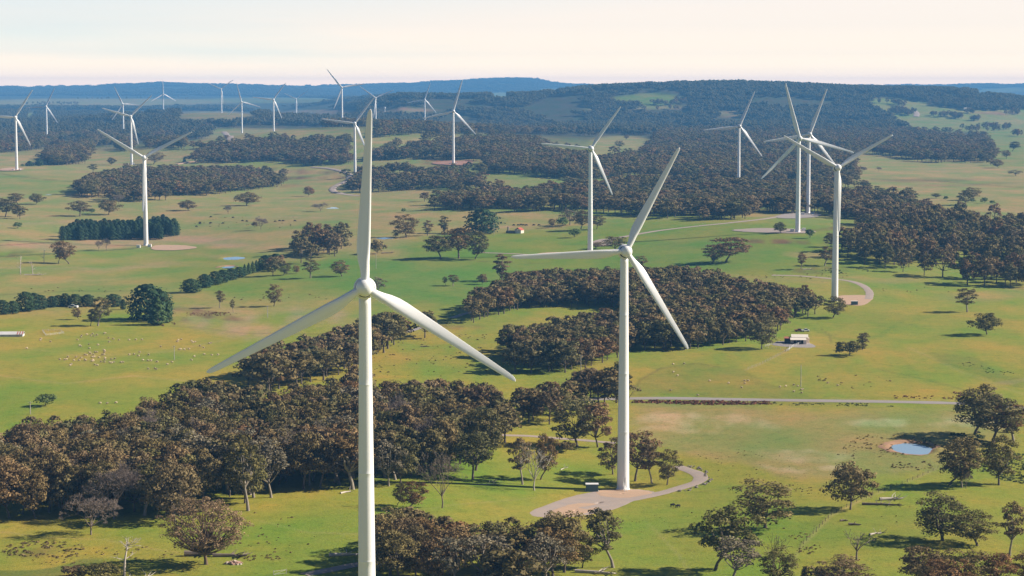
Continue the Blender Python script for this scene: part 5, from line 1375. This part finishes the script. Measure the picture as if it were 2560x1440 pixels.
rails('post and wire fence running down the lower right paddock', 'wire_fence', 'fence', [(2345, 1171), (2255, 1210), (2166, 1242), (2078, 1288), (2000, 1369)], h=1.0, post_every=5, nr=2, m=M['bark'])
rails('thin wire fence sloping from the stock race into the yellow paddock', 'wire_fence', 'fence', [(1963, 880), (1900, 912), (1870, 923)], h=1.0, post_every=5, nr=2)
rails('short wire fence by the grove left of the sealed road', 'wire_fence', 'fence', [(1440, 1036), (1390, 1050), (1340, 1062)], h=1.0, post_every=5, nr=2)
# gate at bottom left
t, p = frame_thing('farm_gate', 'pale farm gate beside the dirt track at the bottom left', 'gate', 700, 1436, .5)
g = Geo()
for s in (-1.9, 1.9): g.tube([(s, 0, -.3), (s, 0, 1.3)], .09, M['pole'], 6)
g.build('post', t)
g = Geo(); g.tube([(-1.8, 0, .2), (1.8, 0, .2), (1.8, 0, 1.1), (-1.8, 0, 1.1), (-1.8, 0, .2), (1.8, 0, 1.1)], .04, M['iron'], 5); g.build('gate_leaf', t)
# long shed at left edge
t, p = frame_thing('long_shed', 'long low shed with red striped pale roof at the left edge', 'shed', 30, 841, math.radians(3))
g = Geo(); gable(g, 20, 6, 1.2, 1.2, M['iron'], (-4, 2)); g.build('wall', t)
g = Geo(); gable_roof(g, 20, 6, 1.2, 1.2, M['iron'], (-4, 2), ov=.4); rf = g.build('roof', t)
for k in range(3):
    g = Geo(); xx = 5.8 - k * 1.35
    a = [(xx - .28, -1.38, 1.27), (xx + .28, -1.38, 1.27), (xx + .28, 1.95, 2.60), (xx - .28, 1.95, 2.60)]
    g.add(a, [[0, 1, 2, 3]], M['roof_red']); g.build('red_sheet', rf)
for xx in (-9, -5, -1, 3):
    g = Geo(); g.tube([(xx, -1.3, -.4), (xx, -1.3, 1.2)], .1, M['pole'], 6); g.build('post', t)
# red roofed cottage
t, p = frame_thing('cottage', 'small old cottage with red roof and pale gable wall in the centre pasture', 'house', 1297, 583, math.radians(62))
g = Geo(); gable(g, 6.0, 6.5, 3.0, 2.0, M['cream'], (1, 0)); g.build('wall', t)
g = Geo(); gable_roof(g, 6.0, 6.5, 3.0, 2.0, M['roof_red'], (1, 0)); rf = g.build('roof', t)
g = Geo(); gable(g, 5.0, 8.5, 2.2, 1.0, M['rock'], (-1.5, 7)); g.build('lean_to', t)
g = Geo(); g.box((-1.5, 10.2, 2.8), (1.2, 1.2, 6), M['rock']); g.build('chimney', t)
g = Geo(); g.box((4.02, 0, 1.5), (.06, 1.0, 1.4), M['glass']); g.build('window', t)
# tiny far houses
for (px, py, L, lab) in [(236, 364, 9, 'tiny white roofed house by the far hedge behind the plantation turbine'), (2078, 286, 26, 'pale farm shed in the hazy forest above the two crossing rotors'), (2418, 277, 22, 'white shed in the far right valley below the hill forest'), (2497, 264, 22, 'white house in the far valley near the right edge'), (1977, 223, 24, 'white house high on the forested skyline'), (2283, 346, 12, 'white hut in the green gap of the far right forest')]:
    t, p = frame_thing('farm_house', lab, 'house', px, py, .1, 0, 'far farm buildings')
    g = Geo(); gable(g, L, L * .45, 3.6, 1.5, M['cream']); g.build('wall', t)
    g = Geo(); gable_roof(g, L, L * .45, 3.6, 1.5, M['roof_cream']); g.build('roof', t)
    if L > 13: t.location.z += 4
# radar style tower on the hill, mast on the skyline
t, p = frame_thing('dish_tower', 'little white tower with a round dish right of a far turbine by the hill', 'tower', 962, 284)
g = Geo(); g.tube([(0, 0, 0), (0, 0, 14)], [1.4, 1.0], M['kiosk_white'], 8); g.build('pole', t)
g = Geo(); g.ball((0, -.5, 17), (3.2, 2.0, 3.2), M['white'], 12, 8); g.build('dish', t)
t, p = frame_thing('radio_mast', 'thin lattice radio mast on the right skyline', 'mast', 2210, 219)
g = Geo(); hh = 48
for k in range(3):
    a = k * 2.094; g.tube([(.9 * math.cos(a), .9 * math.sin(a), 0), (.5 * math.cos(a), .5 * math.sin(a), hh)], .22, M['pole'], 4)
for k in range(0, hh, 3): g.tube([(.8, 0, k), (-.4, .7, k + 1.5), (-.4, -.7, k + 3)], .1, M['pole'], 3)
g.build('lattice', t); g = Geo(); g.tube([(0, 0, hh - 1), (0, 0, hh + 6)], .15, M['pole'], 4); g.build('antenna', t)

# power poles
for (px, y0, y1, lab) in [(2002, 911, 967, 'tall bare timber pole standing in the yellow field above the sealed road'), (1452, 886, 944, 'timber power pole at the corner of the lower central wood'), (436, 863, 900, 'timber power pole in the middle of the left sheep flock'), (76, 1003, 1036, 'timber power pole at the left edge of the big wood'), (669, 763, 794, 'timber power pole on the tan patch'), (940, 633, 671, 'thin power pole right of the nearest upright blade'), (1235, 557, 589, 'thin power pole left of the red roofed cottage')]:
    t, p = frame_thing('power_pole', lab, 'power pole', px, y1, 0, 0, 'power poles')
    hgt = (y1 - y0) * p[1] / F
    g = Geo(); g.tube([(0, 0, -.5), (0, 0, hgt)], [.2, .14], M['pole'], 8); g.build('pole', t)
    if px != 2002:
        g = Geo(); g.box((0, -.12, hgt - .6), (1.8, .1, .12), M['pole']); g.build('crossarm', t)
        for s in (-.75, .75):
            g = Geo(); g.ball((s, -.12, hgt - .42), (.08, .08, .13), M['kiosk_white'], 6, 5); g.build('insulator', t)

# parked vehicles
def ute(px, py, label, mat, rz, nm='parked_car', s=1.0):
    t, p = frame_thing(nm, label, 'car', px, py, rz)
    t.scale = (s, s, s)
    g = Geo(); g.box((0, 0, .72), (4.8, 1.8, .6), mat, taper=.97); g.box((-1.5, 0, 1.1), (1.8, 1.75, .25), mat); g.build('body', t)
    g = Geo(); g.box((.35, 0, 1.35), (2.0, 1.6, .7), M['glass'], taper=.72); g.build('windows', t)
    g = Geo(); g.box((.35, 0, 1.72), (1.42, 1.14, .06), mat); g.build('cab_roof', t)
    for sx in (-1.45, 1.45):
        for sy in (-.85, .85):
            g = Geo(); g.lathe([(.05, -.12), (.36, -.12), (.38, 0), (.36, .12), (.05, .12)], M['tyre'], 'y', 14, (sx, sy, .38)); g.build('wheel', t)
ute(183, 770, 'white car parked under the windbreak trees at left', M['paint_white'], 2.9, s=1.3)
ute(1997, 829, 'faded red car under the trees behind the farm shed', M['paint_red'], .1)
ute(2013, 829, 'white car behind the farm shed next to the faded red one', M['paint_white'], .2)
ute(71, 819 + 1, 'small pale trailer-like car in tree shade left of the pale trunked gum', M['paint_white'], .1) if False else None

# fallen timber, rubble, rocks
def log(px, py, L, r, rz, label, mat='dead', br=4, seed=1):
    rng = np.random.default_rng(seed)
    t, p = frame_thing('fallen_log', label, 'log', px, py, rz, 0, 'fallen timber')
    g = Geo(); g.tube([(-L / 2, 0, r * .8), (-L / 4, .1, r * .9), (0, .15, r), (L / 3, -.1, r * .8), (L / 2, -.3, r * 1.1)], [r * 1.25, r, r * .85, r * .6, r * .25], M[mat], 8); g.build('trunk', t)
    g = Geo()
    for k in range(br):
        x = rng.uniform(-.1, .45) * L; a = rng.uniform(-.9, .9) + (math.pi / 2 if k % 2 else -math.pi / 2) * .6; l = L * rng.uniform(.2, .4)
        limb(g, (x, 0, r), (x + l * math.cos(a), l * math.sin(a), r + rng.uniform(.3, 1.6)), r * .4, r * .12, M[mat], rng, .2)
    g.build('branches', t)
log(2228, 1250, 8, .5, .15, 'pale fallen log, upper of two beside the dense tall gum', 'dead', 7, 1)
log(2205, 1263, 13, .38, -.15, 'long fallen branchy log, lower of two beside the dense tall gum', 'twig', 10, 2)
log(2137, 1313, 4, .35, -.2, 'short dark log in the bright grass below the dense tall gum', 'twig', 2, 3)
log(2190, 1336, 5, .3, .5, 'pale broken branch left of the tiered gum shadow', 'dead', 5, 4)
log(862, 1390, 9, .5, .1, 'grey fallen log resting left of the nearest tower base', 'dead', 5, 5)
log(500, 1390, 9, .8, -.05, 'big dark fallen trunk behind the round feathery tree', 'twig', 5, 6)
log(575, 1392, 10, .5, -.05, 'dark heap of fallen branches right of the round feathery tree trunk', 'twig', 12, 7)
log(1490, 1434, 12, .45, -.25, 'fallen branchy trunk at bottom centre below the tall gum', 'dead', 10, 8)
log(1215, 1212, 10, .2, .1, 'fallen pale branches right of the half bare tree', 'dead', 14, 9)
log(865, 1232, 5, .3, .8, 'pale leaning log at the wood edge left of the nearest tower', 'dead', 2, 10)
log(1063, 867, 5, .3, .1, 'small grey log in the yellow field under the right blade of the nearest turbine', 'twig', 4, 11)
log(2110, 1303, 2.5, .3, .1, 'short stump with a fallen stick in the grass right of the wire fence', 'twig', 2, 12)
log(325, 1446, 12, .3, .1, 'fallen pale limbs at the foot of the white snag', 'dead', 10, 13)
log(1410, 1172, 6, .16, 1.1, 'pale broken limb lying alone in the grass right of the white dead tree', 'dead', 5, 14)
log(2020, 674, 8, .3, .1, 'white log beside the little white trunked gum', 'dead', 3, 15)
log(85, 688, 14, .4, .1, 'fallen pale timber under the grove of snags at left', 'dead', 12, 16)
log(968, 633, 10, .4, .3, 'fallen dead tree right of the nearest upright blade', 'twig', 10, 17)
t, p = frame_thing('rubble_heap', 'heap of reddish and white rubble right of the round feathery tree', 'rubble', 585, 1410)
rng = np.random.default_rng(4); g = Geo()
for k in range(46):
    a = rng.uniform(0, 6.28); r = rng.uniform(0, 1) ** .6
    g.box((r * 2.5 * math.cos(a), r * 1.4 * math.sin(a), (1 - r) * .8 + .1), rng.uniform(.3, .8, 3), M['brick_rock'] if k % 3 else M['dead'], rng.uniform(0, 3), .8)
g.build('stones', t)
g = Geo()       # rocks round the bend of the track
Rk = ground_at([1722, 1730, 1738, 1746, 1753, 1759, 1764, 1768, 1771, 1772, 1770, 1765, 1757, 1748, 1738, 1728, 1716, 1704], [1165, 1167, 1169, 1171, 1174, 1178, 1183, 1188, 1193, 1199, 1204, 1208, 1212, 1216, 1219, 1222, 1226, 1229])
RO = None
for i, q in enumerate(Rk):
    for k in range(2):
        if RO is None:
            gg = Geo(); gg.ball((0, 0, .15), (.55, .42, .38), M['rock'], 7, 5); V = gg.V[0]; V += .07 * np.random.default_rng(2).normal(size=V.shape); RO = gg.mesh('boulder')
        o = link('boulder', RO); o.location = (q[0] + random.uniform(-1, 1), q[1] + random.uniform(-2, 2), 0); o.location.z = float(terrain(o.location.x, o.location.y)); o.rotation_euler = (0, 0, random.uniform(0, 6)); s = random.uniform(.6, 1.3); o.scale = (s, s, s * .9)
        tag(o, 'grey boulder lining the outer edge of the track bend right of the stairs turbine', 'boulder', 'boulders along the track bend')

# ------------------------------------------------------------------ low growth: tussocks, bracken, scrub (stuff)
def tufts(name, label, regions, mat, size, cat='grass'):
    rng = np.random.default_rng(abs(hash(name)) % 1000 if False else len(name)); g = Geo()
    for (data, n, hs) in regions:
        X = [p[0] for p in data]; Y = [p[1] for p in data]
        px = rng.uniform(min(X), max(X), n * 3); py = rng.uniform(min(Y), max(Y), n * 3)
        ok = inpoly(px, py, data); ok &= fbm(px / 30, py / 12, 5) > (.2 if n >= 250 else .42); px = px[ok][:n]; py = py[ok][:n]
        if not len(px): continue
        for q in ground_at(px, py):
            s = size * rng.uniform(.5, 1.4) * hs
            clump(g, (q[0], q[1], q[2] + s * .1), s, 16, s * .7, M[mat], rng, .62, float(rng.uniform(.2, .8)), -.05)
    return tag(g.build(name), label, cat, None, 'stuff')
E = lambda cx, cy, rx, ry: [(cx + rx * math.cos(a), cy + ry * math.sin(a)) for a in np.linspace(0, 6.28, 17)[:-1]]
tufts('tussock_grass', 'brown tussocks dotted over the pastures', [
 (E(110, 1375, 110, 22), 120, 1.0), (E(230, 1390, 220, 30), 70, .8), (E(660, 1340, 130, 60), 40, .8), (E(650, 1395, 60, 8), 40, .7), (E(1090, 900, 170, 70), 110, 1.0), (E(1180, 870, 90, 40), 40, 1.0),
 (E(2230, 1105, 110, 22), 90, .9), (E(2180, 1130, 90, 26), 50, .8), (E(2280, 1165, 60, 12), 40, .9), (E(2030, 1225, 110, 16), 60, .6), (E(1850, 1160, 150, 40), 50, .5), (E(2330, 1110, 60, 10), 30, 1.0),
 (E(2130, 955, 120, 20), 16, 1.2), (E(2000, 1350, 60, 40), 60, .8), (E(2330, 1290, 150, 60), 25, .5), (E(1700, 1330, 140, 60), 20, .4), (E(700, 745, 130, 10), 20, 1.3), (E(2480, 990, 60, 6), 10, 1.2),
 (E(2000, 690, 150, 8), 40, 1.0), (E(620, 555, 160, 18), 30, 1.6), (E(250, 725, 200, 8), 25, 1.2), (E(2300, 720, 100, 20), 20, 1.0), (E(1500, 1290, 150, 20), 20, .4)], 'tussock', .46)
tufts('bracken', 'reddish brown bracken strip along the sealed road', [([(1580, 1001), (1925, 1004), (1930, 1011), (1760, 1013), (1580, 1007)], 500, 1.0), ([(2180, 988), (2430, 992), (2440, 1000), (2200, 996)], 60, .8), (E(2415, 986, 40, 5), 40, 1.3), (E(515, 785, 80, 5), 120, .7), (E(430, 812, 30, 5), 60, .8)], 'bracken', .55, 'bracken')
tufts('roadside_scrub', 'dark green scrub along the road and at the right edge', [([(1930, 1006), (2260, 1010), (2240, 1017), (1940, 1013)], 130, .6), ([(2420, 1130), (2480, 1120), (2580, 1140), (2580, 1215), (2500, 1200), (2430, 1165)], 420, .8), ([(2380, 1085), (2450, 1080), (2480, 1110), (2400, 1120)], 140, 1.2), ([(2370, 890), (2470, 920), (2550, 935), (2480, 938), (2380, 905)], 60, .6), (E(2110, 678, 70, 7), 90, 1.0)], 'scrub', .62, 'scrub')

# ------------------------------------------------------------------ haze, sun, sky, camera
hz, nt, o = new_mat('haze')
pv = nt.nodes.new('ShaderNodeVolumePrincipled')
pv.inputs['Color'].default_value = (.17, .51, 1.0, 1); pv.inputs['Density'].default_value = 7.0e-5; pv.inputs['Anisotropy'].default_value = 0.0
nt.links.new(pv.outputs[0], o.inputs['Volume'])
g = Geo(); zlo = float(Zg.min()) - 1.0; zt = 292.0
x1 = float(np.abs(Xg).max()) + 100; y0_, y1_ = -2700.0, float(ys[-1]) + 100
g.box((0, (y0_ + y1_) / 2, (zlo + zt) / 2), (2 * x1, y1_ - y0_, zt - zlo), hz)
tag(g.build('haze'), 'thin blue air haze over the farmland', 'haze', None, 'stuff')

SUN_EL = math.radians(31); SUN_AZ = math.atan2(.99, .13)          # clockwise from +Y
w = bpy.data.worlds.new('World'); SC.world = w; w.use_nodes = True
N = w.node_tree.nodes; L = w.node_tree.links; N.clear()
sky = N.new('ShaderNodeTexSky'); sky.sky_type = 'NISHITA'; sky.sun_disc = False
sky.sun_elevation = SUN_EL; sky.sun_rotation = SUN_AZ; sky.altitude = 700; sky.air_density = 0.62; sky.dust_density = 0.25; sky.ozone_density = 2.0
bg = N.new('ShaderNodeBackground'); bg.inputs['Strength'].default_value = .05
ow = N.new('ShaderNodeOutputWorld'); 
# thin bright high cloud veil low over the horizon
tc = N.new('ShaderNodeTexCoord'); sx = N.new('ShaderNodeSeparateXYZ'); L.new(tc.outputs['Generated'], sx.inputs[0])
mr = N.new('ShaderNodeMapRange'); mr.interpolation_type = 'SMOOTHSTEP'; mr.inputs[1].default_value = .045; mr.inputs[2].default_value = .078; mr.inputs[3].default_value = 1; mr.inputs[4].default_value = 0
L.new(sx.outputs[2], mr.inputs[0])
mp = N.new('ShaderNodeMapping'); mp.inputs['Scale'].default_value = (2, 2, 26); L.new(tc.outputs['Generated'], mp.inputs[0])
nz = N.new('ShaderNodeTexNoise'); nz.inputs['Scale'].default_value = 1.6; nz.inputs['Detail'].default_value = 6; L.new(mp.outputs[0], nz.inputs[0])
m2 = N.new('ShaderNodeMapRange'); m2.inputs[1].default_value = .2; m2.inputs[2].default_value = .55; m2.inputs[3].default_value = 0; m2.inputs[4].default_value = 1; L.new(nz.outputs[0], m2.inputs[0])
cl = N.new('ShaderNodeMix'); cl.data_type = 'RGBA'; cl.inputs[6].default_value = (9.1, 10.5, 10.5, 1); cl.inputs[7].default_value = (13.2, 11.6, 10.0, 1); 
ev = N.new('ShaderNodeMapRange'); ev.inputs[1].default_value = .018; ev.inputs[2].default_value = .05; ev.inputs[3].default_value = 1; ev.inputs[4].default_value = .3; L.new(sx.outputs[2], ev.inputs[0])
em = N.new('ShaderNodeMath'); em.operation = 'MULTIPLY'; L.new(ev.outputs[0], em.inputs[0]); L.new(m2.outputs[0], em.inputs[1]); 
xg = N.new('ShaderNodeMapRange'); xg.inputs[1].default_value = -.22; xg.inputs[2].default_value = .2; xg.inputs[3].default_value = .0; xg.inputs[4].default_value = .75; L.new(sx.outputs[0], xg.inputs[0])
ea = N.new('ShaderNodeMath'); ea.operation = 'ADD'; ea.use_clamp = True; L.new(em.outputs[0], ea.inputs[0]); L.new(xg.outputs[0], ea.inputs[1]); L.new(ea.outputs[0], cl.inputs[0])
lz = N.new('ShaderNodeMath'); lz.operation = 'MULTIPLY'; lz.inputs[1].default_value = 20.0; L.new(sx.outputs[2], lz.inputs[0])
lo = N.new('ShaderNodeValToRGB'); L.new(lz.outputs[0], lo.inputs[0]); le = lo.color_ramp.elements
for k_, (z_, c_) in enumerate([(.006, (2.75, 2.10, 1.42)), (.012, (1.90, 1.62, 1.16)), (.020, (1.37, 1.26, 1.04)), (.034, (1.10, 1.07, 1.0)), (.0495, (1, 1, 1))]):
    e_ = le[k_] if k_ < 2 else le.new(z_ * 20)
    e_.position = z_ * 20; e_.color = (*[q / 3 for q in c_], 1)
l3 = N.new('ShaderNodeVectorMath'); l3.operation = 'SCALE'; l3.inputs['Scale'].default_value = 3.0; L.new(lo.outputs[0], l3.inputs[0])
gt = N.new('ShaderNodeMath'); gt.operation = 'GREATER_THAN'; gt.inputs[1].default_value = -.004; L.new(sx.outputs[2], gt.inputs[0])
mg = N.new('ShaderNodeMath'); mg.operation = 'MULTIPLY'; L.new(mr.outputs[0], mg.inputs[0]); L.new(gt.outputs[0], mg.inputs[1])
vs = N.new('ShaderNodeVectorMath'); vs.operation = 'MULTIPLY'; L.new(cl.outputs[2], vs.inputs[0]); L.new(l3.outputs[0], vs.inputs[1])
mx = N.new('ShaderNodeMix'); mx.data_type = 'RGBA'; L.new(vs.outputs[0], mx.inputs[7]); L.new(mg.outputs[0], mx.inputs[0]); L.new(sky.outputs[0], mx.inputs[6])
L.new(mx.outputs[2], bg.inputs[0]); L.new(bg.outputs[0], ow.inputs[0])
sl = bpy.data.lights.new('sun', 'SUN'); sl.energy = 5.0; sl.angle = math.radians(.5); sl.color = (1.0, .90, .76)
so = bpy.data.objects.new('sun', sl); COL.objects.link(so)
sd = Vector((math.sin(SUN_AZ) * math.cos(SUN_EL), math.cos(SUN_AZ) * math.cos(SUN_EL), math.sin(SUN_EL)))
so.rotation_euler = sd.to_track_quat('Z', 'Y').to_euler(); so.location = (600, 300, 400)

cam = bpy.data.cameras.new('camera'); co = bpy.data.objects.new('camera', cam); COL.objects.link(co)
cam.sensor_width = 36; cam.lens = 36 * F / 2560; cam.clip_start = 1; cam.clip_end = 60000
co.location = (0, 0, H); co.rotation_euler = (math.pi / 2 - PITCH, 0, 0); SC.camera = co

SC.view_settings.view_transform = 'Standard'; SC.view_settings.look = 'None'; SC.view_settings.gamma = 1; SC.view_settings.exposure = 0.85
SC.cycles.max_bounces = 5; SC.cycles.diffuse_bounces = 2; SC.cycles.glossy_bounces = 2; SC.cycles.transmission_bounces = 2; SC.cycles.volume_bounces = 0; SC.cycles.transparent_max_bounces = 4
SC.cycles.use_denoising = True
